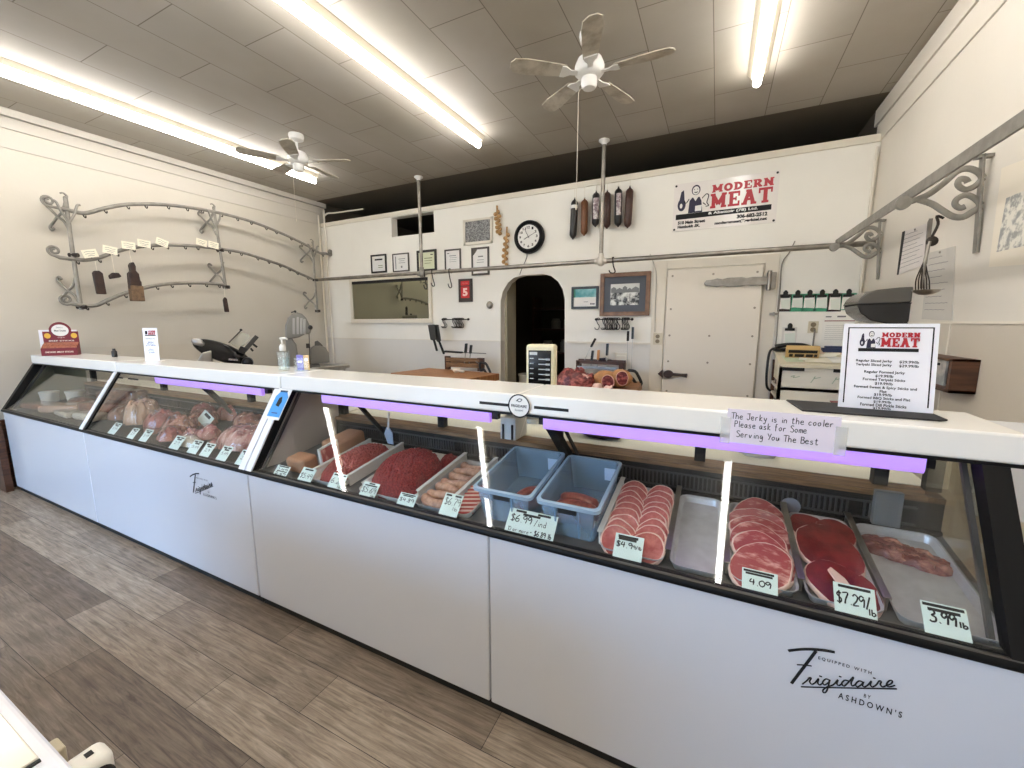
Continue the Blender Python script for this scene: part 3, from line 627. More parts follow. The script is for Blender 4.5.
# ------------------------------------------------------------------ display frame of the trays (deck tilts towards the customer)
SLOPE = math.atan2(.077, .515); TY, TZ = 1.345, .7885
def TF(x, y, z=0): return Vector((x, TY+y*math.cos(SLOPE)-z*math.sin(SLOPE), TZ+y*math.sin(SLOPE)+z*math.cos(SLOPE)))
def put(o, x, y, z=0, rz=0, rx=0): o.location = TF(x, y, z); o.rotation_euler = (Matrix.Rotation(SLOPE, 3, 'X') @ Matrix.Rotation(rz, 3, 'Z') @ Matrix.Rotation(rx, 3, 'X')).to_euler(); return o
def tray(xa, xb, ya, yb, label, h=.028, m=None):
    ya += .012
    w, l = (xb-xa)/2, (yb-ya)/2; b = MB(); r = .03
    def ring(k, z):
        P = []
        for cx_, cy2, a0 in ((w-r, l-r, 0), (-w+r, l-r, PI/2), (-w+r, -l+r, PI), (w-r, -l+r, 1.5*PI)):
            for i in range(5): a = a0+i*PI/8; P.append((cx_+(r-k)*math.cos(a), cy2+(r-k)*math.sin(a), z))
        return P
    rings = [ring(.008, 0), ring(.0, h), ring(-.004, h+.002), ring(-.004, h-.002), ring(.003, h-.003), ring(.012, .004)]
    n = 20; vs = [p for q in rings for p in q]
    fs = [(i*n+j, i*n+(j+1) % n, (i+1)*n+(j+1) % n, (i+1)*n+j) for i in range(5) for j in range(n)]+[tuple(reversed(range(n))), tuple(5*n+j for j in range(n))]
    b.add(vs, fs); o = b.build('meat_tray', m or tray_m, smooth=40); put(o, (xa+xb)/2, (ya+yb)/2)
    return tag(o, label, 'tray', 'steel display trays')
def divider(x, ya, yb, label, h=.05, m=None):
    ya += .06
    o = MB().box((-.004, ya, .0), (.004, yb, h)).box((-.010, ya, h-.004), (.010, yb, h)).build('tray_divider', m or divm, bevel=.0015)
    put(o, x, 0); return tag(o, label, 'divider', 'dividers between the trays')
tray(-1.84, -1.61, 0, .46, 'steel tray filled with a loaf of ground beef, with the upright fork', m=divm)
tray(-1.49, -1.17, 0, .46, 'white tray under the big round mound of red ground beef', m=divm)
tray(-1.155, -.985, 0, .44, 'steel tray holding the pale fresh sausages')
tray(-.968, -.872, 0, .2, 'small white tray of striped bacon beside the first blue tub', m=divm)
tray(-.325, -.115, 0, .46, 'steel tray of overlapping pink pork chops')
tray(-.09, .06, 0, .46, 'empty steel tray between the two trays of pork')
tray(.09, .262, 0, .46, 'steel tray of large marbled pork steaks')
tray(.285, .457, 0, .46, 'steel tray of dark red round steaks')
tray(.487, .70, 0, .46, 'nearly empty steel tray at the right end of the case')
divider(-1.85, 0, .47, 'white divider left of the ground beef loaf'); divider(-1.595, 0, .47, 'white divider right of the ground beef loaf', .06)
divider(-1.505, 0, .47, 'white divider left of the round ground beef mound', .035); divider(-1.163, 0, .47, 'white divider between the beef mound and the fresh sausages', .06)
divider(-.975, 0, .47, 'white divider between the fresh sausages and the bacon', .06)
divider(-.336, 0, .48, 'pale divider between the second blue tub and the pork chops', .055); divider(-.102, 0, .5, 'steel divider between the pork chops and the empty tray', .045, steel)
divider(.075, 0, .5, 'steel divider between the empty tray and the pork steaks', .045, steel); divider(.274, 0, .5, 'steel divider between the pork steaks and the round steaks', .045, steel)
divider(.472, 0, .5, 'steel divider between the round steaks and the nearly empty tray', .045, steel)
# ground beef
o = MB().heap(-.108, .108, -.21, .21, .0, .075, 96, .012, 95).build('ground_beef_loaf', beef2, smooth=60); put(o, -1.725, .235, .005); tag(o, 'long loaf of light red ground beef in the white divided tray', 'ground beef')
def gro(X, Y): return -.008*(max(0, 1-abs(((X*.9+Y*.45)*11) % 1-.5)*14)+max(0, 1-abs(((X*.5-Y*.8)*8) % 1-.5)*14))
o = MB().heap(-.155, .150, -.2, .19, .0,   .125, 110, .010, 95, power=2.1, fn=gro).build('ground_beef_mound', beef, smooth=60); put(o, -1.345, .215, .005); tag(o, 'big round mound of dark red ground beef scored with lines', 'ground beef')
o = MB().heap(-.05, .05, -.05, .05, .0, .06, 24, .01, 60).build('ground_beef_clump', beef, smooth=60); put(o, -1.22, .39, .006); tag(o, 'small loose clump of ground beef behind the round mound', 'ground beef')
f = thing('serving_fork', 'pale blue serving spatula standing in the ground beef loaf', 'utensil'); put(f, -1.66, .43, .06)
MB().prism([(-.012, 0), (.03, -.002), (.034, .07), (.016, .1), (-.002, .1), (-.026, .06)], -.002, .003).build('blade', mat('pale blue plastic', (168, 188, 212), .3), f)
MB().tube([(.008, .0, .09), (.02, .004, .15), (.026, .006, .19)], [.006, .005, .008], 8).build('handle', white, f, smooth=50)
# fresh sausages: snaking pairs
rnd = random.Random(3)
for k in range(7):
    y = .062+k*.054; s = 1 if k % 2 else -1
    P = [(-.062*s, y+.004, .03), (-.045*s, y-.018, .032), (0, y-.022+.01*(k % 3), .034), (.045*s, y-.006, .032), (.064*s, y+.02, .03)]
    P = smooth_path([Vector(q) for q in P], 4); n = len(P); rr = [.0235*min(1, .45+min(i, n-1-i)*.28) for i in range(n)]
    o = MB().tube([q-Vector((0, y, 0)) for q in P], rr, 10).build('fresh_sausage', sausm, smooth=60); put(o, -1.07, y, -.008)
    tag(o, 'pale fresh sausage in the tray behind its price card, %s from the front' % ('first', 'second', 'third', 'fourth', 'fifth', 'sixth', 'seventh')[k], 'sausage', 'fresh sausages')
# bacon: overlapping slices with fat stripes
for k in range(6):
    b = MB()
    for j in range(5): b.box((-.042, -.02+.009*j, 0), (.042, -.02+.009*(j+1), .007), mi=j % 2)
    o = b.build('bacon_slice', [baconm, fat], bevel=.001); put(o, -.92, .06+k*.026, .012+k*.004, .35, math.radians(22)); tag(o, 'striped slice of bacon beside the first blue tub, %s from the front' % ('first', 'second', 'third', 'fourth', 'fifth', 'sixth')[k], 'bacon', 'bacon slices')
# blue tubs
def tub(xa, xb, ya, yb, h, label):
    t = thing('blue_tub', label, 'tub', (0, 0, 0), 0, 'blue plastic tubs'); put(t, (xa+xb)/2, (ya+yb)/2, .001)
    w, l = (xb-xa)/2, (yb-ya)/2; th = .004; tp = .014
    b = MB(); r = .022
    def ring(k, z):
        P = []
        for cx_, c2, a0 in ((w-r, l-r, 0), (-w+r, l-r, PI/2), (-w+r, -l+r, PI), (w-r, -l+r, 1.5*PI)):
            for i in range(5): a = a0+i*PI/8; P.append((cx_+math.copysign(1, cx_)*-k+r*math.cos(a), c2+math.copysign(1, c2)*-k+r*math.sin(a), z))
        return P
    rings = [ring(tp, 0), ring(0, h), ring(th, h), ring(tp+th, th)]; n = 20
    vs = [p for q in rings for p in q]; fs = [(i*n+j, i*n+(j+1) % n, (i+1)*n+(j+1) % n, (i+1)*n+j) for i in range(3) for j in range(n)]+[tuple(reversed(range(n))), tuple(3*n+j for j in range(n))]
    b.add(vs, fs).build('tub_body', bluetub, t, smooth=40)
    b = MB(); rings = [ring(0, h-.014), ring(-.010, h-.014), ring(-.010, h), ring(.002, h+.002)]; vs = [p for q in rings for p in q]
    b.add(vs, [(i*n+j, i*n+(j+1) % n, (i+1)*n+(j+1) % n, (i+1)*n+j) for i in range(3) for j in range(n)]).build('rim', translucent_mat('blue tub rim', (168, 194, 214), .75, .2), t, smooth=30)
    for s in (-1, 1):
        MB().box((-.035, s*(l+.001)-.004, h-.038), (.035, s*(l+.001)+.004, h-.018)).build('hand_slot', soft_black, t)
        for x in (-.045, .045): MB().box((x-.003, s*l-.006, .02), (x+.003, s*l+.006, h-.014)).build('rib', bluetub, t)
    MB().box((.048, l-.014, .06), (.098, l-.012, h-.03)).build('tub_label', mat('pale blue label', (196, 214, 238), .5), t)
    return t
tub(-.845, -.602, .045, .44, .148, 'blue plastic tub with few sausages, left one behind the wide price card')
tub(-.565, -.34, .045, .43, .148, 'blue plastic tub with a pile of smoked sausages, right one')
def kiel(x, y, z, l, rz, label, bend=.012, r=.024):
    P = smooth_path([Vector((-l/2, 0, 0)), Vector((-l/4, bend, 0)), Vector((0, bend*1.3, .002)), Vector((l/4, bend, 0)), Vector((l/2, 0, 0))], 4); n = len(P)
    o = MB().tube(P, [r*min(1, .4+min(i, n-1-i)*.3) for i in range(n)], 10).build('smoked_sausage', kielm, smooth=60); put(o, x, y, z, rz); return tag(o, label, 'sausage', 'smoked sausages in the blue tubs')
for i, (x, y, z, l, a) in enumerate(((-.455, .12, .03, .165, 0), (-.452, .17, .03, .17, .06), (-.455, .22, .03, .165, -.05), (-.452, .145, .072, .165, .02), (-.455, .195, .072, .16, -.08))):
    kiel(x, y, z, l, a, 'dark smoked sausage in the right blue tub, %s' % ('front one at the bottom', 'middle one at the bottom', 'back one at the bottom', 'front one on top', 'back one on top')[i])
for i, (x, y, z, l, a) in enumerate(((-.665, .15, .03, .11, .9), (-.655, .21, .03, .12, 1.1), (-.663, .18, .07, .10, .9))): kiel(x, y, z, l, a, 'dark smoked sausage in the left blue tub, %s' % ('front one', 'back one', 'upper one')[i])
# pork chops, two overlapping columns
def slice_mesh(rx, ry, th, lob=0, seed=0, rim=.86, n=26, flat=.0):
    b = MB(); ring = []
    for j in range(n):
        a = 2*PI*j/n; k = 1+.11*noise.noise(Vector((math.cos(a)*1.3+seed*3.1, math.sin(a)*1.3, seed)))+lob*math.cos(2*a+seed)
        ring.append((rx*k*math.cos(a), ry*k*math.sin(a)))
    wob = lambda x, y: .006*noise.noise(Vector((x*25, y*25, seed)))
    vs = [(x, y, 0) for x, y in ring]+[(x, y, th*.7) for x, y in ring]+[(x*.96, y*.96, th+wob(x, y)) for x, y in ring]+[(x*rim, y*rim, th+wob(x, y)) for x, y in ring]+[(x*.45, y*.45, th*1.05+wob(x*.5, y*.5)) for x, y in ring]+[(0, 0, th*1.05)]
    fs = []; 
    for i in range(4):
        for j in range(n): fs.append((i*n+j, i*n+(j+1) % n, (i+1)*n+(j+1) % n, (i+1)*n+j))
    b.add(vs, fs[:3*n], 1); b.f += fs[3*n:]; b.m += [0]*n
    b.f += [(4*n+j, 4*n+(j+1) % n, 5*n) for j in range(n)]; b.m += [0]*n
    b.f.append(tuple(reversed(range(n)))); b.m.append(0); return b
ORD = ('first', 'second', 'third', 'fourth', 'fifth', 'sixth', 'seventh', 'eighth', 'ninth', 'tenth')
for c, xx in enumerate((-.27, -.170)):
    for k in range(9):
        y = .39-k*.0415
        o = slice_mesh(.060, .068, .012, .035, k+c*10, .90).build('pork_chop', [pork, fat], smooth=50); put(o, xx+.004*math.sin(k*2.3), y, .026-.0005*k, (.25, -.25)[c], math.radians(24))
        tag(o, 'pink pork chop with white fat edge in the %s row, %s from the back' % (('left', 'right')[c], ORD[k]), 'pork chop', 'pork chops in the overlapping rows')
for k in range(6):
    y = .37-k*.058; o = slice_mesh(.090, .098, .014, .11, 30+k, .94).build('pork_steak', [pork2, fat], smooth=50); put(o, .176+.006*(-1)**k, y, .026+.001*k, .5*(-1)**k*.6, math.radians(13))
    tag(o, 'large marbled pork steak behind the 4.09 card, %s from the back' % ORD[k], 'pork steak', 'marbled pork steaks')
for k, (x, y, rx, ry, a, z) in enumerate(((.338, .37, .058, .075, .2, .02), (.408, .35, .056, .08, -.2, .027), (.371, .245, .088, .125, .1, .030), (.378, .09, .086, .10, .5, .016))):
    o = slice_mesh(rx, ry, .016, .04, 50+k, .965).build('round_steak', [roundm, fat], smooth=50); put(o, x, y, z, a, math.radians(6))
    tag(o, 'dark red round steak, %s' % ('small lobe at the back left of its tray', 'small lobe at the back right of its tray', 'largest one in the middle of its tray', 'front one under the 7.29 card')[k], 'steak', 'dark red round steaks')
b = MB()
b.prism([(.02, -.075), (.034, -.02), (.03, .03), (.012, .02), (-.002, -.03), (.006, -.08)], .024, .030, 'xy'); o = b.build('fat_strip', fat, bevel=.004); put(o, .345, .10, .022, .5); tag(o, 'pale strip of fat beside the front round steak', 'fat')
o = MB().heap(-.085, .085, -.055, .055, 0, .026, 44, .010, 40).build('skirt_steak', brownmeat, smooth=60); put(o, .56, .36, .005, -.35); tag(o, 'long brownish skirt steak at the back of the nearly empty tray, left piece', 'steak', 'skirt steaks')
o = MB().heap(-.075, .075, -.05, .05, 0, .024, 44, .010, 44).build('skirt_steak', brownmeat, smooth=60); put(o, .628, .33, .005, -.4); tag(o, 'brownish skirt steak at the back of the nearly empty tray, right piece', 'steak', 'skirt steaks')
# paper-wrapped parcels left of the ground beef
def parcel(px, py, w, d, h, rz, label, m=kraft):
    o = MB().box((-w/2, -d/2, 0), (w/2, d/2, h)).build('wrapped_parcel', m, bevel=.018, seg=3, smooth=40); put(o, px, py, .003, rz); return tag(o, label, 'parcel', 'wrapped parcels in the case')
parcel(-1.985, .10, .14, .10, .085, .0, 'brown paper parcel behind the two left price cards'); parcel(-1.95, .36, .13, .22, .10, .0, 'larger brown paper parcel at the back beside the grey end panel')
v = thing('vacuum_pack', 'pink vacuum pack standing between the brown parcels and the beef loaf', 'meat pack'); put(v, -1.885, .2, .004, .12)
MB().box((-.006, -.06, 0), (.006, .06, .11)).build('meat', pork2, v, bevel=.004); MB().box((-.007, -.07, 0), (.007, -.062, .12)).box((-.007, .062, 0), (.007, .07, .12)).box((-.007, -.07, .112), (.007, .07, .12)).build('seal', white, v)
b = thing('plastic_bag', 'dark rumpled bag on the ledge behind the blue tubs', 'bag', (-.53, 2.12, .996))
MB().ball((0, 0, .045), (.13, .06, .05), 22, 12, nz=.35, ns=14).build('bag_body', mat('dark brown bag', (62, 48, 42), .4), b, smooth=60)
b = thing('plastic_bag', 'clear whitish plastic bag on the ledge behind the pork steaks', 'bag', (.195, 2.13, .996))
MB().ball((0, 0, .05), (.09, .05, .065), 22, 12, nz=.3, ns=14).build('bag_body', translucent_mat('cloudy film', (226, 222, 214), .75, .25), b, smooth=60)

# price cards
def price_card(uL, vb, uR, vRb, uT, vT, label, lines, bars, y=1.324, wide=False):
    a = ony(uL, vb, y); b = ony(uR, vRb, y); zt_ = ony(uT, vT, y+.07).z; zb = max(a.z, .8065); x0, x1 = min(a.x, b.x), max(a.x, b.x); h = (zt_-zb)/math.cos(math.radians(40)); w = x1-x0
    t = thing('price_card', label, 'price card', ((x0+x1)/2, y, zb), 0, 'price cards in the case', rot=(-math.radians(40), 0, 0))
    MB().box((-w/2, 0, 0), (w/2, .0012, h)).build('card', card, t)
    hb = MB()
    for (p, q, r, s) in bars: hb.box((-w/2+p*w, -.0008, q*h), (-w/2+r*w, 0, s*h))
    hb.build('header_bar', soft_black, t)
    for s, p, q, r, hh, th in lines: hand_fit(t, s, -w/2+p*w, -w/2+r*w, q*h, hh*h, th, ink, -.0012)
    return t
HB = [(.1, .86, .9, .94), (.2, .75, .8, .83)]
cardsB = [
 ((273, 476, 285.4, 478, 273, 460), 'small price card at the far left of the right case, two lines of prices', [('1.49', .1, .52, .9, .2, .0012), ('2.69', .1, .12, .9, .2, .0012)], [(.15, .85, .9, .95), (.15, .4, .9, .48)]),
 ((297, 483, 310, 485, 297, 463), 'small 5.49 price card in front of the brown parcel', [('$5.49', .08, .25, .92, .34, .0014)], [(.2, .82, .8, .92)]),
 ((326.6, 488, 340.8, 491, 328.5, 469), 'small 6.29 price card in front of the ground beef loaf', [('6.29', .06, .35, .9, .34, .0014), ('lb', .6, .1, .92, .16, .0012)], [(.1, .84, .9, .93)]),
 ((358.5, 496.5, 374, 501, 359, 477), 'small 5.69 price card left of the round beef mound', [('$5.69', .05, .3, .92, .36, .0014), ('lb', .68, .06, .92, .16, .0012)], [(.35, .87, .7, .95), (.12, .74, .88, .82)]),
 ((396, 505.5, 412.8, 510, 396.5, 487), 'small 4.89 price card in front of the round beef mound', [('$4.89', .08, .36, .9, .26, .0013)], HB),
 ((438, 516.5, 456, 521, 440, 490), 'price card in front of the fresh sausages', [('$6.79', .1, .5, .95, .3, .0013), ('lb', .6, .3, .9, .14, .001)], [(.08, .87, .38, .95), (.58, .87, .92, .95)]),
 ((504, 532.5, 552.5, 544.5, 507, 505), 'wide 6.99 price card in front of the left blue tub', [('$6.99', .06, .48, .5, .28, .002), ('/ind', .56, .46, .8, .24, .0012), ('10 or more', .05, .08, .5, .16, .001), ('- $6.89 lb', .52, .08, .95, .2, .0016)], [(.14, .87, .36, .96), (.3, .77, .66, .86), (.6, .87, .86, .96)]),
 ((612, 559.5, 641, 565.5, 611, 529), '4.99 price card in front of the pork chops', [('$4.9', .06, .48, .62, .22, .0018), ('9/lb', .66, .5, .94, .13, .0012)], [(.1, .85, .8, .95), (.12, .76, .75, .85)]),
 ((741.5, 591, 778, 598, 742, 562), '4.09 price card in front of the marbled pork steaks', [('4.09', .2, .3, .8, .27, .0018)], [(.04, .85, .9, .95), (.1, .74, .86, .83)]),
 ((835, 611.5, 878, 622.5, 834, 578), '7.29 price card in front of the dark red round steaks', [('$7.29/', .05, .34, .86, .36, .002), ('lb', .78, .14, .96, .2, .0018)], [(.12, .86, .9, .95)]),
 ((925, 636, 973.5, 645.3, 921, 596.5), '3.99 price card in front of the nearly empty tray', [('3.99', .14, .42, .72, .34, .0024), ('lb', .76, .42, .95, .17, .002)], [(.04, .87, .95, .96), (.14, .74, .85, .83)])]
for q, lab, ln, br in cardsB: price_card(*q, lab, ln, br)
nb = ('first', 'second', 'third', 'fourth', 'fifth', 'sixth', 'seventh', 'eighth')
for i, q in enumerate(((107, 434.5, 113.5, 436, 108.5, 420), (126, 439.5, 132, 441, 127, 425), (138, 442.5, 145, 444.5, 139.5, 426.5), (168, 450, 177, 452.5, 170, 433), (186, 454.8, 195, 457, 188, 437), (198.5, 458, 207.5, 460.5, 200.6, 440), (215, 462.5, 224.5, 465, 217, 443), (234, 467, 244, 469.5, 236, 447))):
    price_card(*q, 'small white price card along the glass of the left case, %s from the left' % nb[i], [('2.9', .25, .4, .75, .2, .0012)] if i % 2 else [('5.49', .2, .42, .85, .18, .0012)], [(.12, .82, .45, .93), (.55, .84, .9, .93), (.3, .7, .75, .8)])

# ------------------------------------------------------------------ left case contents
film = glass_mat('shrink film', (.94, .92, .91), .07, .12)
def pack(u0, u1, v0, v1, z, h, depth, label, m, name='meat_pack', rz=0, wrap=True, amp=.02, pw=2.4, cat='meat pack'):
    c = onz((u0+u1)/2, v1, z); l = onz(u0, v1, z); r = onz(u1, v1, z); w = min(1.2, (r-l).length)*.56
    t = thing(name, label, cat, (c.x, max(1.42, c.y+depth/2), z), rz)
    MB().heap(-w, w, -depth/2, depth/2, 0, h, 44, amp*1.6, 15+3*math.sin(c.x*9), power=pw, fn=lambda X, Y: amp*.8*noise.noise(Vector((X*38, Y*38, c.x*7)))).build('meat', m, t, smooth=60)
    if wrap: MB().heap(-w-.006, w+.006, -depth/2-.006, depth/2+.006, -.001, h+.014, 44, amp*1.7, 30, power=pw).build('film', film, t, smooth=60)
    return t
cx = -5.25
tubw = mat('white tub', (226, 222, 208), .4)
for i, (x, y) in enumerate(((-5.80, 1.565), (-5.62, 1.69))):
    t = thing('white_tub', 'white round lidded tub in the left bay of the left case, %s one' % ('left', 'right')[i], 'tub', (x, y, .852), 0, 'white tubs')
    MB().lathe([(.055, 0), (.06, .005), (.068, .09), (.001, .091)], 24).build('tub_body', tubw, t, smooth=40); MB().lathe([(.07, .084), (.072, .088), (.072, .098), (.069, .102), (.001, .102)], 24).build('lid', tubw, t, smooth=40)
bm2 = mat('brown smoked meat', (98, 54, 40), .35, col2=(156, 98, 72), vscale=14)
whitewrap = mat('white wrapped cheese', (226, 216, 196), .35, var=.06, vscale=12)
def slabpack(x, y, z, w, d, h, rz, label, m, name='wrapped_slab'):
    t = thing(name, label, 'meat pack', (x, y, z), rz)
    MB().box((-w/2, -d/2, 0), (w/2, d/2, h)).build('contents', m, t, bevel=min(h*.4, .02), seg=3, smooth=40)
    MB().box((-w/2-.004, -d/2-.004, -.001), (w/2+.004, d/2+.004, h+.004)).build('film', film, t, bevel=min(h*.4, .02), seg=3, smooth=40)
    return t
dz = lambda y: .788+max(0, y-1.335)*.15+.004
slabpack(-5.62, 1.47, dz(1.52), .40, .16, .05, .15, 'flat brown slab nearest the left end of the left case', bm2)
slabpack(-5.22, 1.5, dz(1.56), .34, .17, .06, .5, 'pale flat pack in the middle of the left bay', mat('pale pink loaf', (206, 168, 142), .4, var=.1))
slabpack(-4.98, 1.44, dz(1.50), .30, .12, .045, -.05, 'white wrapped flat pack at the front of the left bay', whitewrap)
slabpack(-4.62, 1.46, dz(1.50), .28, .12, .06, .1, 'white wrapped pack beside the first glass mullion', whitewrap)
slabpack(-4.72, 1.62, dz(1.67), .46, .16, .085, .3, 'brown smoked slab pack behind the white packs', bm2)
slabpack(-4.75, 1.76, dz(1.82), .40, .12, .15, .1, 'tall brown smoked pack at the back of the left bay', bm2)
slabpack(-5.02, 1.76, dz(1.82), .26, .16, .12, .0, 'brown pack at the back between the white tubs and the tall smoked pack', bm2)
pack(112, 138, 402, 425, .85, .17, .22, 'large bagged poultry in cloudy film beside the mullion', mat('poultry skin', (206, 168, 138), .35, var=.12, vscale=10), name='bagged_poultry', amp=.02)
pack(134, 158, 410, 428, .86, .10, .2, 'dark red roast behind the left price cards', mat('dark roast', (140, 58, 56), .3, col2=(186, 110, 100), vscale=14), wrap=True)
pack(150, 180, 414, 434, .84, .09, .18, 'pile of pinkish chicken pieces in the middle of the left case', mat('chicken pieces', (206, 150, 126), .35, col2=(150, 76, 64), vscale=20), amp=.03)
pack(178, 205, 408, 426, .85, .09, .16, 'reddish brown roast under the tilted price tags', mat('brown roast', (146, 78, 62), .3, col2=(196, 140, 120), vscale=16), amp=.018)
pack(160, 192, 434, 447, .815, .05, .1, 'pale wrapped pack behind the price cards of the left case', whitewrap, amp=.008)
pack(198, 250, 414, 450, .83, .11, .26, 'big film-wrapped pack of ribs at the right end of the left case', mat('ribs', (176, 104, 100), .28, col2=(226, 186, 176), vscale=14, stretch=(3, 1, 1)), name='rib_pack', amp=.014)
pack(148, 166, 428, 442, .82, .07, .12, 'dark brown cut behind the third price card of the left case', mat('dark roast', (140, 58, 56), .3, col2=(186, 110, 100), vscale=14), amp=.018)
pack(186, 206, 424, 440, .83, .07, .14, 'pink pork cut between the stuck price tags', mat('pink cut', (180, 96, 92), .3, col2=(224, 170, 160), vscale=16), amp=.018)
pack(206, 236, 408, 420, .86, .10, .14, 'pink wrapped cut at the back behind the rib pack', mat('pink cut', (180, 96, 92), .3, col2=(224, 170, 160), vscale=16), amp=.02)
pack(150, 182, 446, 452, .80, .02, .05, 'green tray liner lying behind the price cards', mat('green liner', (96, 140, 96), .6), name='tray_liner', wrap=False, amp=.004, cat='liner')
def pack3(x, y, w, d, h, rz, label, m, amp=.018, name='meat_pack'):
    t = thing(name, label, 'meat pack', (x, y, dz(y-d/2)), rz)
    MB().heap(-w/2, w/2, -d/2, d/2, 0, h, 40, amp*1.5, 17, fn=lambda X, Y: amp*.8*noise.noise(Vector((X*38, Y*38, x*7)))).build('meat', m, t, smooth=60)
    MB().heap(-w/2-.005, w/2+.005, -d/2-.005, d/2+.005, -.001, h+.012, 40, amp*1.6, 30).build('film', film, t, smooth=60); return t
pkc, dkr, brr = mat('pink cut', (180, 96, 92), .3), mat('dark roast', (140, 58, 56), .3), mat('brown roast', (146, 78, 62), .3)
pack3(-4.02, 1.62, .22, .16, .08, .2, 'dark red cut lying against the first mullion in the left case', dkr)
pack3(-3.72, 1.52, .24, .14, .05, -.2, 'flat brown cut behind the second price card of the left case', brr)
pack3(-3.62, 1.80, .26, .12, .11, .1, 'dark red roast at the back of the left case near its dark bracket', dkr)
pack3(-3.28, 1.52, .22, .12, .05, .3, 'flat pink cut in front of the chicken pieces', pkc)
pack3(-3.02, 1.78, .26, .14, .10, .0, 'brown roast at the back of the left case behind the tilted tag', brr)
pack3(-2.86, 1.50, .20, .10, .04, .1, 'thin pink pack behind the fifth price card of the left case', pkc)
pack3(-2.50, 1.50, .20, .12, .05, -.1, 'small pink pack in front of the big rib pack', pkc)
pack3(-5.42, 1.66, .24, .16, .07, .3, 'brown smoked piece between the white tubs and the pale flat pack', bm2, .008)
pack3(-4.44, 1.60, .20, .18, .09, .0, 'brown smoked piece right beside the first glass mullion', bm2, .01)
for i, (u, v) in enumerate(((182, 428), (205.5, 419))):
    p = ony(u, v, (1.58, 1.66)[i]); t = thing('price_tag', ('white price tag stuck in the meat, lower left one', 'tilted white price tag stuck on the rib pack')[i], 'price tag', p, 0, rot=(-.5, (.15, .5)[i], 0), group='price tags stuck in meat')
    MB().box((-.06, 0, -.045), (.06, .002, .045)).build('card', card, t); MB().box((-.035, -.001, .015), (.03, 0, .036)).build('header_bar', soft_black, t); MB().tube([(0, .004, -.04), (0, .01, -.12)], .002, 5).build('pin', steel, t)

# ------------------------------------------------------------------ the sign's butcher emblem, drawn in a unit box
def sign_art(t, X, Z, k, yb=-.002, bar=True):
    """X,Z map unit (0..1, 0..1) of the sign to local metres, k scales strokes"""
    P = lambda pts: [(X(a), Z(b)) for a, b in pts]
    el = lambda cx_, cz, rx, rz, n=18: P([(cx_+rx*math.cos(2*PI*i/n), cz+rz*math.sin(2*PI*i/n)) for i in range(n)])
    poly_part(t, 'emblem', [P([(.155, .36), (.165, .62), (.19, .68), (.265, .68), (.285, .6), (.30, .36)]), el(.085, .55, .042, .13), P([(.055, .6), (.075, .82), (.1, .86), (.105, .8), (.115, .6)]), el(.225, .83, .044, .105)], navy if bar else ink, yb)
    for nm, pl in (('emblem_face', el(.225, .82, .034, .085)), ('emblem_collar', P([(.2, .68), (.225, .6), (.25, .68)])), ('emblem_paper', P([(.225, .39), (.225, .5), (.29, .51), (.29, .39)])), ('emblem_bone', el(.08, .53, .014, .05))): poly_part(t, nm, [pl], white, yb-.0012)
    stroke_part(t, [P(q) for q in ([(.16, .66), (.13, .58), (.105, .62)], [(.29, .64), (.33, .72), (.355, .68), (.34, .55), (.36, .48), (.33, .47)], [(.3, .55), (.33, .5)], [(.207, .84), (.213, .845)], [(.237, .84), (.243, .845)], [(.21, .785), (.225, .775), (.242, .79)])], .0045*k, ink, yb-.002)
    poly_part(t, 'lettering', [[(a, b) for a, b in p] for p in slab_letters('MODERN', X(.385), X(.955), Z(.73), Z(.885), .27)]+slab_letters('MEAT', X(.375), X(.95), Z(.41), Z(.705), .25), red, yb)
    poly_part(t, 'name_bar', [P([(.03, .245), (.95, .26), (.95, .365), (.03, .355)])], ink, yb)

# ------------------------------------------------------------------ things standing on the case tops
ZS = 1.3055
t = thing('price_sign', 'white framed jerky price sign with butcher logo leaning on the counter top', 'sign', (.512, 1.745, ZS+.0055), 0, rot=(-math.radians(9), 0, math.radians(-2)))
w, h = .121, .286
MB().box((-w, 0, 0), (w, .004, h)).build('board', mat('sign paper', (242, 241, 246), .35), t)
bd = MB()
for q in ((-w+.012, .016, -w+.0155, h-.012), (w-.0155, .016, w-.012, h-.012), (-w+.012, h-.0155, w-.012, h-.012)): bd.box((q[0], -.0008, q[1]), (q[2], 0, q[3]))
bd.build('border_line', ink, t)
sign_art(t, lambda a: -w+.038+a*(w*2-.076)*1.0, lambda b: h-.118+b*.1, .22, -.001)
for s, xa, xb, z, hh in (('Regular Sliced Jerky', -.082, .012, .155, .011), ('$29.99/lb', .03, .078, .155, .010), ('Teriyaki Sliced Jerky', -.082, .012, .142, .011), ('$29.99/lb', .03, .078, .142, .010),
    ('Regular Formed Jerky', -.058, .046, .118, .011), ('$19.99/lb', -.028, .018, .106, .010), ('Formed Teriyaki Sticks', -.06, .048, .093, .011), ('$19.99/lb', -.028, .018, .081, .010),
    ('Formed Sweet & Spicy Sticks and', -.082, .078, .067, .011), ('Flat', -.014, .004, .056, .009), ('$19.99/lb', -.028, .018, .044, .010), ('Formed BBQ Sticks and Flat', -.07, .064, .032, .010), ('$19.99/lb', -.028, .018, .021, .009), ('Formed Dill Pickle Sticks', -.062, .056, .0095, .010), ('$19.99/lb', -.028, .018, .0, .008)):
    text_part(t, s, xa, xb, z, z+hh, ink, -.0008, .025)
MB().box((-.08, .004, 0), (.08, .06, .004)).bar((0, .005, .2), (0, .07, .002), .05, .003).build('easel', white, t)
o = MB().prism([(-.165, .0), (.175, .0), (.20, .022), (.20, .2), (-.185, .2)], 0, .005, 'xy').build('rubber_mat', mat('black mat', (30, 30, 31), .75), loc=(.437, 1.635, ZS), bevel=.0015); tag(o, 'black mat under the jerky price sign', 'mat')
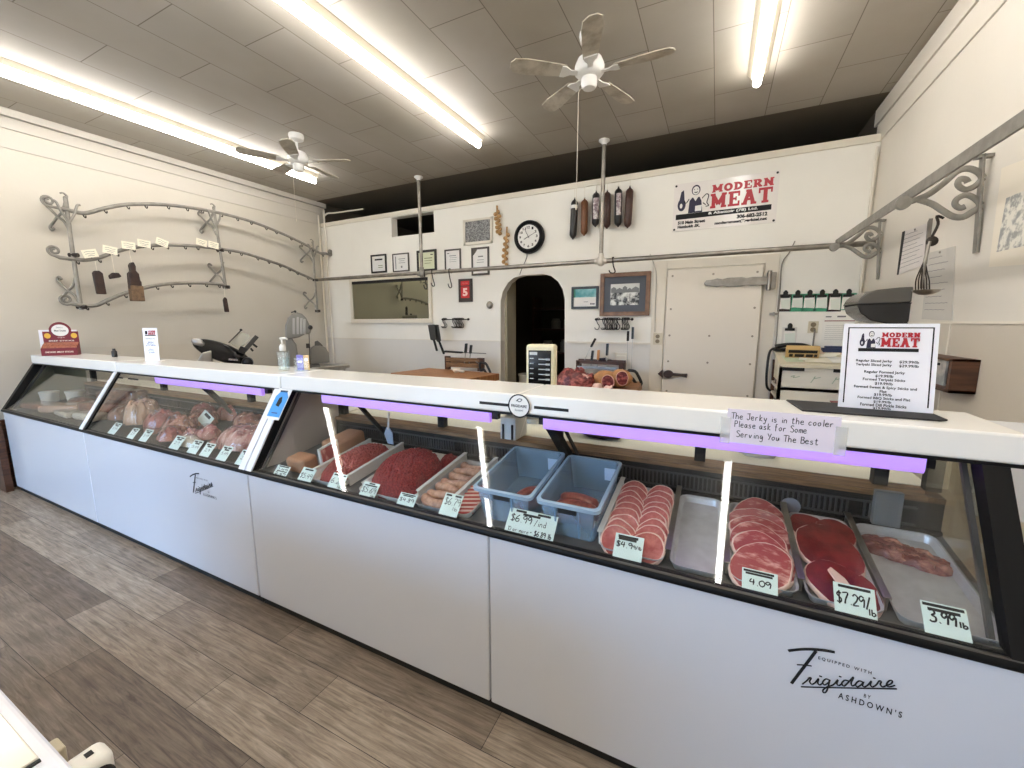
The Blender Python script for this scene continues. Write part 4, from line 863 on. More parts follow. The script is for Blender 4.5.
# handwritten note on the slab front
a = ony(728, 407.5, 1.53); b = ony(838, 454, 1.53)
t = thing('handwritten_note', 'white handwritten note about jerky taped to the counter edge', 'note', (a.x, 1.531, 1.20), 0)
W = b.x-a.x; MB().box((0, .0005, 0), (W, .0025, .115)).build('sheet', mat('note paper', (236, 226, 236), .6), t)
st = []
for s, x, z in (('The Jerky is in the cooler.', .012, .082), ('Please ask for Some', .022, .055), ('Serving You The Best', .03, .022)):
    q, xe = hand_strokes(s, 0, 0, .021); kx = {0: .93, 1: .66, 2: .74}[(.082, .055, .022).index(z)]*W/xe; st += [[(x+a_*kx, z+c_) for a_, c_ in e] for e in q]
stroke_part(t, st, .0012, ink, -.0004)
for x in (-.018, W-.012): MB().box((x, -.0006, -.004), (x+.03, .0004, .085)).build('tape', translucent_mat('sticky tape', (240, 240, 236), .35, .15), t)
# blue card on the mullion
t = thing('blue_card', 'blue and white card taped to the white mullion between the two cases', 'card', (-2.218, YC, 0), 0)
# a frame lying on the slanted face: u along x, v up the slope
sl0 = Vector((0, .012, .836)); slv = Vector((0, .238, .377)).normalized(); sln = Vector((0, -slv.z, slv.y))
def SP(u, v, lift=.018): p = sl0+slv*v+sln*lift; return Vector((u, p.y, p.z))
def slq(nm, pts, m, lift, th=.0015, par=t):
    vs = [SP(u, v, lift) for u, v in pts]+[SP(u, v, lift+th) for u, v in pts]; n = len(pts)
    return MB().add(vs, [tuple(reversed(range(n))), tuple(range(n, 2*n))]+[(i, (i+1) % n, (i+1) % n+n, i+n) for i in range(n)]).build(nm, m, par)
slq('card', [(-.055, .262), (.06, .262), (.06, .46), (-.055, .46)], white, .016)
slq('blue_panel', [(-.05, .278), (.055, .278), (.055, .40), (.026, .435), (-.022, .435), (-.05, .40)], mat('bright blue', (58, 148, 216), .45), .018)
slq('emblem', [(-.016, .345), (.012, .338), (.02, .37), (.006, .40), (-.012, .39)], ink, .0195); slq('emblem', [(-.03, .428), (.03, .428), (.03, .438), (-.03, .438)], ink, .018); slq('emblem', [(-.022, .297), (.026, .297), (.026, .303), (-.022, .303)], blue_ink, .0195)
slq('top_flap', [(-.05, .452), (.055, .452), (.06, .53), (-.045, .53)], translucent_mat('clear tape', (245, 245, 245), .5, .15), .0175)
# tall narrow price card
t = thing('tall_price_card', 'tall narrow white price card with blue writing on the left counter top', 'price card', (-4.05, 1.69, ZS), math.radians(30), rot=(-.05, 0, math.radians(30)))
MB().box((-.055, 0, 0), (.055, .003, .262)).box((-.055, 0, 0), (.055, .06, .003)).build('card', mat('sign paper', (242, 241, 246), .35), t)
poly_part(t, 'emblem', [[(-.04, .2), (.042, .2), (.042, .207), (-.04, .207)], [(-.036, .212), (-.02, .212), (-.02, .24), (-.036, .24)]], ink, -.001); poly_part(t, 'emblem', slab_letters('MODERN', -.012, .04, .228, .243)+slab_letters('MEAT', -.012, .04, .21, .226), red, -.001)
for s, z in (('PEPPERONI', .172), ('Mild', .146), ('Medium', .132), ('$15.99/lb', .118), ('Hot', .09), ('Honey', .076), ('Dill', .062)):
    q = .0032*len(s)+.008; text_part(t, s, -q, q, z, z+.009, blue_ink if z < .16 else grey_ink, -.001, .02)
# jerky display box and a white card behind it
p1 = onz(50, 355, ZS); p2 = onz(82, 354, ZS)
t = thing('jerky_display_box', 'dark red cardboard snack display box with round header at the left counter end', 'display box', (-5.63, 1.645, ZS), math.radians(60)); t.scale = (.78, .78, .9)
mar = mat('maroon card', (112, 24, 38), .45); w = .155
MB().prism([(-.06, 0), (-.06, .075), (.0, .10), (.08, .13), (.08, 0)], -w, w, 'yz').build('carton', mar, t, bevel=.002)
MB().prism([(-.057, .078), (.0, .103), (.072, .128), (.07, .136), (-.002, .112), (-.059, .085)], -w+.006, w-.006, 'yz').build('snack_sticks', mat('snack sticks', (176, 112, 88), .45, col2=(120, 62, 50), vscale=30, stretch=(6, 1, 1)), t)
hp = [(-w, .12), (w, .12), (w, .25), (.095, .25)]+arc(0, .25, .1, .25, PI-.25, 14)+[(-.095, .25), (-w, .25)]
MB().prism(hp, .078, .083).build('header_card', mar, t)
TT = lambda x, z: Matrix.Translation((x, .077, z)) @ Matrix.Rotation(PI/2, 4, 'X')
MB().lathe([(.001, 0), (.075, 0), (.075, .002), (.001, .002)], 28, 0, TT(0, .262) @ Matrix.Scale(.82, 4, (0, 1, 0))).build('oval_badge', white, t)
MB().lathe([(.001, 0), (.028, 0), (.028, .002), (.001, .002)], 20, 0, TT(-.115, .205)).lathe([(.001, 0), (.028, 0), (.028, .002), (.001, .002)], 20, 0, TT(.115, .205)).build('price_spot', mat('gold yellow', (226, 178, 60), .45), t)
text_part(t, 'Meat Snacks', -.05, .05, .25, .268, ink, .0735, .02); text_part(t, 'SNACK', -.03, .03, .285, .298, navy, .0735); text_part(t, 'BEEF STICKS', -.11, .11, .145, .158, cream, .0765, .02)
text_part(t, 'Original', -.03, .03, .178, .192, cream, .0765); text_part(t, 'SMOKED MEAT STICKS', -.12, .12, .03, .045, cardy, -.061, .02)
t = thing('white_card', 'white printed card standing behind the dark red snack box', 'card', (-5.80, 1.70, ZS), math.radians(62), rot=(-.08, 0, math.radians(62)))
MB().box((-.14, 0, 0), (.12, .004, .24)).box((-.14, 0, 0), (.12, .07, .003)).build('card', mat('sign paper', (242, 241, 246), .35), t); hb = MB().box((-.09, -.001, .19), (-.03, 0, .215))
for z in (.06, .09, .12, .06): hb.box((-.08, -.001, z), (-.02, 0, z+.008))
hb.build('lettering', grey_ink, t)
o = MB().lathe([(.018, 0), (.02, .002), (.02, .05), (.012, .06), (.011, .075), (.001, .076)], 14).build('black_bottle', blackp, smooth=40, loc=(-4.86, 1.755, ZS)); tag(o, 'small black bottle on the left counter top near the slab joint', 'bottle')
# sanitiser pump bottle
t = thing('sanitizer_bottle', 'clear pump bottle of hand sanitizer on the counter top', 'bottle', (-2.435, 1.69, ZS), .3)
MB().prism([(-.03, -.022), (.03, -.022), (.034, 0), (.03, .022), (-.03, .022), (-.034, 0)], 0, .125, 'xy').build('bottle', glass_mat('bottle plastic', (.94, .965, .955), .06), t, bevel=.008, seg=3, smooth=40)
MB().prism([(-.026, -.018), (.026, -.018), (.03, 0), (.026, .018), (-.026, .018), (-.03, 0)], .004, .085, 'xy').build('gel', glass_mat('gel', (.92, .965, .96), .03), t, bevel=.006)
MB().lathe([(.017, .125), (.018, .128), (.018, .15), (.012, .165), (.006, .168), (.006, .195), (.012, .197), (.012, .207), (.001, .209)], 16).tube([(0, 0, .202), (.03, -.004, .204), (.042, -.006, .196)], [.007, .006, .005], 8).build('pump', white, t, smooth=45)
# acrylic card holder
t = thing('card_holder', 'small clear card holder with purple and gold cards beside the pump bottle', 'holder', (-2.33, 1.745, ZS), .35)
MB().box((-.045, -.02, 0), (.045, -.017, .08)).box((-.045, .02, 0), (.045, .023, .1)).box((-.045, -.02, 0), (.045, .023, .003)).build('holder', clear, t)
MB().box((-.04, .0, .004), (.002, .003, .098)).build('business_card', mat('purple card', (120, 108, 186), .4), t); MB().box((.006, .0, .004), (.042, .003, .098)).build('business_card', mat('gold card', (214, 178, 120), .4), t); MB().box((-.034, -.001, .05), (-.006, 0, .062)).box((.012, -.001, .06), (.036, 0, .08)).build('lettering', white, t)

# ------------------------------------------------------------------ partition wall: frames, clock, grille ...
def frame(name, label, cat, tl, br, bw, fm, mattem, content=None, depth=.02, cx_out=.022, group=None):
    x0, z1 = B(tl[0], tl[1], YB-depth); x1, z0 = B(br[0], br[1], YB-depth); w, h = (x1-x0)/2, (z1-z0)/2
    t = thing(name, label, cat, ((x0+x1)/2, YB-.001, (z0+z1)/2), 0, group)
    f = MB()
    for q in ((-w, -h, -w+bw, h), (w-bw, -h, w, h), (-w+bw, -h, w-bw, -h+bw), (-w+bw, h-bw, w-bw, h)): f.box((q[0], -depth, q[1]), (q[2], 0, q[3]))
    f.build('frame', fm, t, bevel=.003)
    MB().box((-w+bw*.5, -depth*.55, -h+bw*.5), (w-bw*.5, -.002, h-bw*.5)).build('print', mattem, t)
    if content: content(t, w-bw, h-bw, -depth*.55-.0008)
    return t
def lines_content(rows_, m=None, hdr=None):
    def f(t, w, h, y):
        b = MB()
        for (a, z, c, th) in rows_: b.box((a*w, y, z*h-th*h/2), (c*w, y+.0008, z*h+th*h/2))
        b.build('lettering', m or grey_ink, t)
        if hdr:
            b = MB()
            for (a, z, c, th) in hdr: b.box((a*w, y, z*h-th*h/2), (c*w, y+.0008, z*h+th*h/2))
            b.build('lettering', ink, t)
    return f
fw_ = mat('black frame', (22, 20, 19), .35); gfr = mat('grey-brown frame', (70, 64, 58), .45)
cert = mat('certificate paper', (228, 226, 222), .6); certg = mat('greenish certificate', (216, 220, 188), .6)
frame('framed_certificate', 'black framed certificate, first of the five from the left', 'certificate', (370.3, 255.2), (386.5, 272.3), .026, fw_, cert, lines_content([(-.1, -.5, .6, .08), (-.1, -.25, .6, .08)], mat('olive ink', (120, 124, 84), .8), [(-.6, .55, .6, .2)]), group='framed certificates')
frame('framed_certificate', 'thin dark framed certificate, second of the five from the left', 'certificate', (392, 254), (409, 271), .018, gfr, cert, lines_content([(-.75, .0, -.65, 1.6), (-.3, .45, .6, .07), (-.2, .2, .5, .05), (-.3, -.05, .6, .05), (0, -.55, .2, .25)]), group='framed certificates')
frame('framed_certificate', 'wide black framed certificate behind the left ceiling post', 'certificate', (416.3, 250.8), (436.5, 270.7), .035, fw_, certg, lines_content([(-.3, .3, .7, .08), (-.3, .0, .7, .06), (-.3, -.3, .5, .06)], mat('olive ink', (120, 124, 84), .8), [(.5, .7, .8, .1)]), group='framed certificates')
frame('framed_certificate', 'narrow dark framed certificate right of the left ceiling post', 'certificate', (444.2, 249.8), (460.8, 271.5), .022, gfr, cert, lines_content([(-.5, .5, .5, .06), (-.4, .3, .6, .03), (-.5, .1, .5, .03), (-.5, -.1, .5, .03)], None, [(-.8, .75, -.5, .06)]), group='framed certificates')
def corner(t, w, h, y):
    MB().prism([(-w, h), (-w, h*.5), (-w*.65, h*.75), (-w*.4, h)], y, y+.0008).build('corner_mount', gfr, t); MB().box((-w*.3, y, h*.35), (w*.4, y+.0008, h*.45)).box((-w*.4, y, .1*h), (w*.5, y+.0008, .14*h)).box((-w*.5, y, -.1*h), (w*.5, y+.0008, -.06*h)).build('lettering', grey_ink, t)
frame('framed_certificate', 'tall dark framed certificate with corner mount, fifth from the left', 'certificate', (471, 248), (489, 274.6), .026, gfr, cert, corner, group='framed certificates')
def teal(t, w, h, y):
    MB().box((-w, y, .05*h), (w, y+.0008, h)).build('teal_picture', mat('teal print', (60, 146, 150), .5, col2=(150, 196, 200), vscale=6), t)
    MB().box((-w, y-.0006, .05*h), (-w*.85, y, h)).build('green_band', mat('deep green', (40, 116, 92), .5), t); MB().box((-.1*w, y, -.5*h), (.3*w, y+.0008, -.45*h)).box((.5*w, y, -.8*h), (.62*w, y+.0008, -.62*h)).box((.66*w, y, -.8*h), (.9*w, y+.0008, -.66*h)).build('lettering', navy, t)
frame('framed_certificate', 'black framed teal and white certificate right of the archway', 'certificate', (571.5, 287), (598, 308.6), .03, fw_, cert, teal)
def street(t, w, h, y):
    m = mat('black and white photo', (40, 40, 40), .4, col2=(222, 222, 216), vscale=14, thr=(.42, .58))
    MB().box((-w*.68, y, -h*.62), (w*.70, y+.0008, h*.6)).build('photograph', m, t); MB().box((-w*.68, y-.0006, h*.15), (w*.70, y, h*.6)).build('photo_sky', mat('pale photo sky', (206, 206, 200), .4), t)
    b = MB()
    for i, (a, c, q) in enumerate(((-.66, -.4, .34), (-.4, -.1, .28), (-.1, .12, .38), (.12, .36, .26), (.36, .68, .32))): b.prism([(a*w, .1*h), (c*w, .1*h), (c*w, q*h), ((a+c)/2*w, (q+.1)*h), (a*w, q*h)], y-.001, y-.0004)
    b.build('photo_buildings', mat('photo grey', (112, 112, 110), .4), t)
frame('framed_photograph', 'large wooden framed black and white town photograph with dark mat', 'picture', (600.5, 273.6), (649, 315.6), .05, redwood, mat('slate mat board', (82, 86, 94), .7), street, depth=.03)
# vent grille
x0, z1 = B(463.5, 220.5); x1, z0 = B(493, 243)
t = thing('vent_grille', 'white framed grey mesh vent grille between the certificates and the clock', 'vent', ((x0+x1)/2, YB-.001, (z0+z1)/2)); w, h = (x1-x0)/2, (z1-z0)/2
f = MB()
for q in ((-w, -h, -w+.035, h), (w-.035, -h, w, h), (-w, -h, w, -h+.04), (-w, h-.03, w, h)): f.box((q[0], -.02, q[1]), (q[2], 0, q[3]))
f.build('frame', cream, t, bevel=.003)
MB().box((-w+.03, -.008, -h+.03), (w-.03, -.002, h-.03)).build('mesh', mat('grey expanded mesh', (92, 92, 92), .6, col2=(150, 150, 148), vscale=70, thr=(.45, .55)), t)
# garlic braids
for i, (u0, va, u1, vb, lab) in enumerate(((498.5, 208, 500.5, 235, 'dried garlic braid, upper one beside the vent grille'), (508.5, 229, 506, 266, 'dried garlic braid, lower one beside the clock'))):
    a = B(u0, va); b = B(u1, vb); t = thing('garlic_braid', lab, 'garlic braid', (a[0], YB-.045, a[1]), 0, 'garlic braids'); dx, dz_ = b[0]-a[0], b[1]-a[1]; r0 = random.Random(i+4)
    MB().tube([(0, 0, .02), (dx*.2, 0, dz_*.25), (dx, 0, dz_*.95)], [.012, .014, .01], 7).tube([(0, .03, .02), (.0, .0, .02)], .004, 6).build('stalks', garlic, t, smooth=60)
    for k in range(11):
        f = .18+.8*k/10; s = (-1)**k
        MB().ball((dx*f+s*.022+r0.uniform(-.008, .008), r0.uniform(-.012, .0), dz_*f), (.024+r0.uniform(0, .007), .022, .026), 10, 7, nz=.15).build('garlic_bulb', garlic, t, smooth=60)
# clock
c = B(529.5, 237.2, YB-.03)
t = thing('wall_clock', 'round black wall clock with white face above the archway', 'clock', (c[0], YB-.001, c[1]))
TC = Matrix.Rotation(PI/2, 4, 'X'); TC2 = TC @ Matrix.Diagonal((1.08, 1.08, 1, 1))
MB().lathe([(.19, 0), (.195, .02), (.19, .07), (.168, .085), (.155, .078), (.15, .062), (.001, .062)], 40, 0, TC2).build('case', black, t, smooth=40)
face = MB().lathe([(.001, .062), (.152, .062), (.152, .066), (.001, .066)], 40, 0, TC).build('face', mat('clock face', (224, 222, 216), .4), t)
for k in range(12):
    a = PI/2-2*PI*(k+1)/12; s = str(k+1); wd_ = .009*len(s)+.004
    text_part(face, s, .118*math.cos(a)-wd_, .118*math.cos(a)+wd_, .118*math.sin(a)-.016, .118*math.sin(a)+.016, ink, -.067, .03, name='numeral')
for ang, l, wd_, nm in ((118, .07, .011, 'hour_hand'), (112, .11, .008, 'minute_hand'), (22, .125, .003, 'second_hand')):
    a = math.radians({'hour_hand': 205, 'minute_hand': 118, 'second_hand': 25}[nm]); MB().bar((-.02*math.cos(a), -.070, -.02*math.sin(a)), (l*math.cos(a), -.070, l*math.sin(a)), .003, wd_, up=(0, 1, 0)).build(nm, ink, t)
a = B(526.5, 255); b = B(520, 275.5); MB().tube(smooth_path([Vector((a[0]-c[0], -.01, a[1]-c[1]+.05)), Vector((a[0]-c[0]+.01, -.012, a[1]-c[1]-.03)), Vector((b[0]-c[0]+.03, -.01, (b[1]+.08-c[1]))), Vector((b[0]-c[0], -.008, b[1]-c[1]+.01))], 5), .004, 6).build('power_cord', ink, t)
# big salamis hanging on the wall
sal = ((574.8, 198.5, 572.8, 239.5, 574.5, 187, salami_b, 'black casing with a silver band, first from the left'), (584.7, 198.5, 584, 235.8, 584.7, 186, salami_t, 'light brown casing, second from the left'), (596.2, 191.5, 595.3, 227, 596.8, 183, salami_b, 'black casing with long pale label, third from the left'), (607.3, 190.8, 606.8, 228.8, 608, 178, salami_d, 'dark brown casing, half behind the right ceiling post'), (618.5, 187.3, 618, 227, 619.3, 179, salami_b, 'black casing with pale side label, fifth from the left'), (630, 186.8, 627.4, 228.3, 630.7, 175, salami_d, 'mottled brown casing, last on the right'))
for i, (ua, va, ub, vb, us, vs_, m, lab) in enumerate(sal):
    yy = YB-.075; a = ony(ua, va, yy); b = ony(ub, vb, yy); s = ony(us, vs_, YB-.025); L0 = (a.z-b.z); dx = b.x-a.x; r = .043
    t = thing('hanging_salami', 'hanging salami in '+lab, 'salami', a, 0, 'salamis hanging on the partition')
    fr = [(0, .008), (.03, .012), (.06, .03), (.11, r), (.5, r*1.02), (.89, r), (.945, .03), (.975, .012), (1, .008)]
    MB().tube([(dx*f, 0, -L0*f) for f, q in fr], [q for f, q in fr], 16).build('casing', m, t, smooth=60)
    MB().tube([s-a, (0, 0, -.01)], .0028, 5).tube([s-a+Vector((0, .03, 0)), s-a], .005, 6).build('string', cream, t)
    if m is salami_b:
        lb = mat('casing label', (214, 206, 204), .5, col2=(120, 92, 104), vscale=26)
        z0, z1 = {0: (.17, .25), 2: (.2, .8), 4: (.17, .72)}[i]; w_ = {0: 1, 2: .6, 4: .45}[i]
        n = 10; a0, a1 = -PI/2-PI*.45*w_, -PI/2+PI*.45*w_; rr = r*1.06; vs = []
        for f in (z0, z1):
            for k in range(n+1): an = a0+(a1-a0)*k/n+.35; vs.append((dx*f+rr*math.cos(an), rr*math.sin(an), -L0*f))
        MB().add(vs, [(k+n+1, k+n+2, k+1, k) for k in range(n)]).build('label_band', lb if i else white, t, smooth=60)
    MB().lathe([(.004, 0), (.012, -.004), (.004, -.01)], 8, 0, Matrix.Translation((0, 0, .012))).build('clip', steel, t)
# shop sign
x0, z1 = B(674.7, 185); x1, z0 = B(775.6, 222.5); w, h = x1-x0, z1-z0
t = thing('shop_sign', 'white shop sign with red lettering and butcher logo on the partition', 'sign', (x0, YB-.001, z0), 0)
MB().box((0, -.008, 0), (w, 0, h)).build('panel', mat('sign white', (240, 234, 228), .16, spec=.6), t)
sign_art(t, lambda a: a*w, lambda b: b*h, 1.1, -.0095)
text_part(t, '& Abattoir (78) Ltd.', .36*w, .83*w, .275*h, .345*h, white, -.0112, .03)
text_part(t, '510 Main Street', .055*w, .335*w, .14*h, .21*h, ink, -.009, .06); text_part(t, 'Humboldt ,SK.', .055*w, .285*w, .045*h, .12*h, ink, -.009, .06)
text_part(t, '306-682-2512', .64*w, .92*w, .15*h, .23*h, ink, -.009, .06); text_part(t, 'modernmeat@sasktel.net', .43*w, .92*w, .05*h, .13*h, ink, -.009, .06)
bs = MB()
for a, b in ((.02, .96), (.98, .96), (.02, .04), (.98, .04)): bs.lathe([(.001, 0), (.012, 0), (.010, .006), (.001, .007)], 10, 0, Matrix.Translation((a*w, -.008, b*h)) @ TC)
bs.build('screw', soft_black, t)
# red number calendar
x0, z1 = B(459, 279.3); x1, z0 = B(473, 301.8); w, h = (x1-x0)/2, (z1-z0)/2
t = thing('number_sign', 'dark framed red number sign showing 5 left of the archway', 'sign', ((x0+x1)/2, YB-.001, (z0+z1)/2))
MB().box((-w, -.02, -h), (w, 0, h)).build('frame', mat('dark brown plastic', (48, 38, 32), .45), t, bevel=.003)
MB().box((-w*.62, -.023, h*.42), (w*.62, -.02, h*.8)).box((-w*.62, -.023, -h*.66), (w*.62, -.02, h*.34)).build('red_panel', mat('bright red', (196, 32, 34), .4), t)
text_part(t, '5', -.042, .042, -h*.5, h*.2, mat('pinkish white', (250, 214, 206), .5), -.024, .05); text_part(t, 'SERVING', -w*.4, w*.4, h*.55, h*.68, mat('pale red', (226, 120, 112), .5), -.024)
o = MB().lathe([(.001, 0), (.05, 0), (.052, .012), (.035, .04), (.03, .042), (.001, .046)], 20, 0, Matrix.Rotation(PI/2, 4, 'X')).build('wall_bell', pipe, smooth=40, loc=(B(490, 305)[0], YB-.001, B(490, 305)[1])); tag(o, 'round grey bell button between the red number sign and the archway', 'button')
# rods with butcher hooks
def s_hook(h): return [(.0, -.0, h*.02), (.016, 0, .016), (0, 0, .03), (-.012, 0, .012), (-.004, 0, -h*.3), (.012, 0, -h*.62), (.006, 0, -h*.95), (-.016, 0, -h), (-.026, 0, -h*.8)]
for nm, (ua, va), (ub, vb), hk, lab in (('left', (445, 319.5), (470.5, 319.5), (.03, .07, .12, .42, .48, .52, .57, .61, .65, .69, .73, .78), 'short black rod of hooks left of the archway'), ('right', (597.5, 319.5), (633, 319), (.05, .22, .26, .31, .35, .39, .43, .47, .51, .55, .59, .63, .74, .78, .82, .86, .9), 'black rod full of hooks under the town photograph')):
    a = B(ua, va); b = B(ub, vb); t = thing('hook_rod', lab, 'hook rod', (a[0], YB, a[1]), 0, 'rods for hooks')
    d = b[0]-a[0]; MB().tube([(0, -.06, 0), (d, -.06, 0)], .006, 8).lathe([(.001, -.02), (.016, -.01), (.016, .01), (.001, .02)], 10, 0, Matrix.Translation((0, -.06, 0)) @ Matrix.Rotation(PI/2, 4, 'Y')).lathe([(.001, -.02), (.016, -.01), (.016, .01), (.001, .02)], 10, 0, Matrix.Translation((d, -.06, 0)) @ Matrix.Rotation(PI/2, 4, 'Y')).tube([(.02, 0, 0), (.02, -.06, 0)], .006, 6).tube([(d-.02, 0, 0), (d-.02, -.06, 0)], .006, 6).build('rod', soft_black, t)
    for k, f in enumerate(hk):
        an = (0 if k in (0,) else random.uniform(.5, 1.5)); P = [Vector((x*math.cos(an)*1.5, x*math.sin(an), z)) for x, y, z in s_hook(.11)]
        o = MB().tube(smooth_path(P, 3), .0055, 6).build('butcher_hook', darkiron if nm == 'left' else soft_black, smooth=60, loc=(a[0]+f*d, YB-.06, a[1]-.012))
        tag(o, 'black butcher hook on the rod %s, number %d from the left' % (('left of the archway' if nm == 'left' else 'under the town photograph'), k+1), 'hook', 'butcher hooks on the rods')
# outlets
for (u0, va, u1, vb, lab) in ((653.8, 333, 662, 344.6, 'beige wall outlet between the town photograph and the cooler door'), (808.5, 321.3, 817.5, 333, 'grey wall outlet with cord under the clipboards')):
    x0, z1 = B(u0, va); x1, z0 = B(u1, vb); w, h = (x1-x0)/2, (z1-z0)/2; t = thing('wall_outlet', lab, 'outlet', ((x0+x1)/2, YB-(.023 if u0 < 700 else .001), (z0+z1)/2), 0, 'wall outlets')
    MB().box((-w, -.008, -h), (w, 0, h)).build('plate', mat('beige plate', (206, 196, 172), .4), t, bevel=.002)
    q = MB()
    for s in (-1, 1):
        q.lathe([(.001, 0), (.024, 0), (.024, .003), (.001, .003)], 14, 0, Matrix.Translation((0, -.0075, s*h*.42)) @ TC)
    q.build('socket', mat('socket brown', (130, 116, 92), .5), t)
    if u0 > 800: MB().tube([(0.01, -.01, -h*.4), (.012, -.03, -h*.7), (.012, -.012, -h-.28)], .008, 6).build('cord', mat('grey cord', (130, 126, 118), .5), t)
# clipboards
cb_cols = ((46, 30, 26), (70, 160, 120), (66, 150, 112), (72, 162, 122), (58, 32, 32), (82, 150, 120))
brd = [mat('clipboard %d' % i, c_, .45) for i, c_ in enumerate(cb_cols)]
lab6 = ('dark brown clipboard, first from the cooler door', 'green clipboard, second from the cooler door', 'green clipboard, third from the cooler door', 'green clipboard, fourth from the cooler door', 'dark brown clipboard, fifth from the cooler door', 'green clipboard with long white sheet, nearest the paper dispenser')
def clip(uc, vt, vb, w, m, lab, ph=.75, tilt=0):
    x, z1 = B(uc, vt); z0 = B(uc, vb)[1]; h = z1-z0
    t = thing('clipboard', lab, 'clipboard', (x, YB-.001, z1), 0, 'clipboards on the partition')
    MB().box((-w/2, -.005, -h), (w/2, 0, 0)).build('board', m, t, bevel=.001)
    MB().prism([(-w*.42+.01, -.03), (w*.38, -.03), (w*.44, -h*ph), (-w*.36, -h*ph-.01)], -.008, -.005).build('papers', paper, t)
    MB().prism([(-w*.3, -h*.35), (w*.4, -h*.3), (w*.42, -h*(ph+.08)), (-w*.2, -h*(ph+.04))], -.0095, -.008).build('papers', mat('pale slip', (222, 228, 216), .7), t)
    MB().box((-w*.33, -.02, -.038), (w*.33, -.005, -.012)).prism([(-.02, -.014), (.02, -.014), (.022, .02), (.008, .04), (-.008, .04), (-.022, .02)], -.018, -.006).build('clip', soft_black, t, bevel=.003)
for i, uc in enumerate((785.4, 797.6, 809.7, 822, 835.2, 848.6)): clip(uc, 294.3-.25*i, 311.5-(1.5 if i == 5 else 0), .118 if i != 5 else .13, brd[i], lab6[i], (.8, .72, .74, .75, .85, .9)[i])
clip(789.8, 327, 346, .13, mat('white clipboard', (222, 218, 210), .5), 'white clipboard hanging alone below the row', .95)
# printed notice
x0, z1 = B(823.8, 314.5, YB-.003); x1, z0 = B(857, 343.5, YB-.003); w, h = (x1-x0), (z1-z0)
t = thing('printed_notice', 'large white printed notice with dark red line under the clipboards', 'notice', (x0, YB-.001, z0)); MB().box((0, -.003, 0), (w, 0, h)).build('sheet', paper, t)
MB().box((.04*w, -.004, .76*h), (.95*w, -.003, .79*h)).build('red_line', mat('dull red', (140, 52, 58), .6), t); q = MB().box((.06*w, -.004, .9*h), (.22*w, -.003, .94*h)).box((.38*w, -.004, .9*h), (.62*w, -.003, .95*h)).box((.75*w, -.004, .9*h), (.9*w, -.003, .94*h))
for k in range(8): q.box((.08*w, -.0036, (.12+.07*k)*h), (.9*w, -.003, (.125+.07*k)*h))
q.build('lettering', grey_ink, t)
# cooler wall cable, small catch
pts = [Vector((ony(u, v, YB-.012))) for u, v in ((795, 241), (789, 253), (782, 264), (780, 290), (777, 330), (775, 352))]
o = MB().tube(smooth_path(pts, 3), .006, 6).build('wall_cable', mat('grey cable', (140, 134, 124), .5)); tag(o, 'thin grey cable running down the wall right of the cooler door', 'cable')
pts = [Vector((ony(u, v, YB-.03))) for u, v in ((650, 254), (656, 272), (655.5, 300), (654.8, 332))]
o = MB().tube(smooth_path(pts, 3), .006, 6).build('wall_cable', mat('pale cable', (186, 180, 168), .5)); tag(o, 'thin pale cable running down to the outlet left of the cooler door', 'cable')
p = ony(773, 314, YB); t = MB().box((-.035, -.03, -.012), (.035, 0, .012)).lathe([(.001, -.02), (.012, -.015), (.012, .015), (.001, .02)], 8, 0, Matrix.Translation((0, -.03, 0))).build('door_catch', pipe, loc=(p.x, YB-.024, p.z)); tag(t, 'small metal door catch right of the cooler door', 'catch')

# ------------------------------------------------------------------ overhead pipe rail with its two ceiling posts
YP, ZP = 4.94, 2.312
t = thing('meat_rail', 'long grey pipe rail across the partition hung from two ceiling posts', 'rail', (-2.6, YP, ZP))
MB().tube([(-3.52, 0, .012), (3.83, 0, -.006)], .026, 12).build('rail_pipe', pipe, t, smooth=50)
for x, nm in ((-3.885, 'l'), (-1.268, 'r')):
    X = x+2.6
    MB().tube([(X, 0, -.0), (X, 0, ZC-ZP)], .024, 12).build('ceiling_post', pipe, t, smooth=50)
    MB().lathe([(.026, 0), (.06, 0), (.062, .012), (.03, .035), (.026, .05)][::-1], 20, 0, Matrix.Translation((X, 0, ZC-ZP)) @ Matrix.Rotation(PI, 4, 'X')).build('ceiling_flange', white, t, smooth=40)
    MB().ball((X, -.0, 0), (.052, .052, .06), 16, 10).tube([(X-.07, 0, 0), (X+.07, 0, 0)], .034, 12).tube([(X, 0, 0), (X, 0, .085)], .032, 12).build('pipe_fitting', iron if nm == 'l' else mat('pale painted fitting', (206, 200, 190), .45), t, smooth=50)
MB().lathe([(.02, 0), (.055, 0), (.055, .012), (.03, .02)], 16, 0, Matrix.Translation((3.83, 0, -.006)) @ Matrix.Rotation(-PI/2, 4, 'Y')).build('wall_flange', pipe, t, smooth=40)
for u, v, L0, lab in ((425.5, 273.5, .2, 'left of three hanging under the rail by the left post'), (433, 272.5, .17, 'middle of three hanging under the rail by the left post'), (450, 271, .2, 'right of three hanging under the rail by the left post'), (613, 262, .13, 'above the town photograph')):
    p = ony(u, v, YP); s = L0
    P = [(0, .03, -.02), (0, .03, .02), (0, .0, .034), (0, -.03, .015), (.01, -.02, -s*.5), (.03, -.01, -s), (0, 0, -s*1.12), (-.035, .01, -s), (-.045, .01, -s*.82)]
    o = MB().tube(smooth_path([Vector(q) for q in P], 4), .007, 7).build('meat_hook', darkiron, smooth=60, loc=(p.x, YP, ZP)); tag(o, 'dark meat hook '+lab, 'hook', 'meat hooks on the pipe rail')

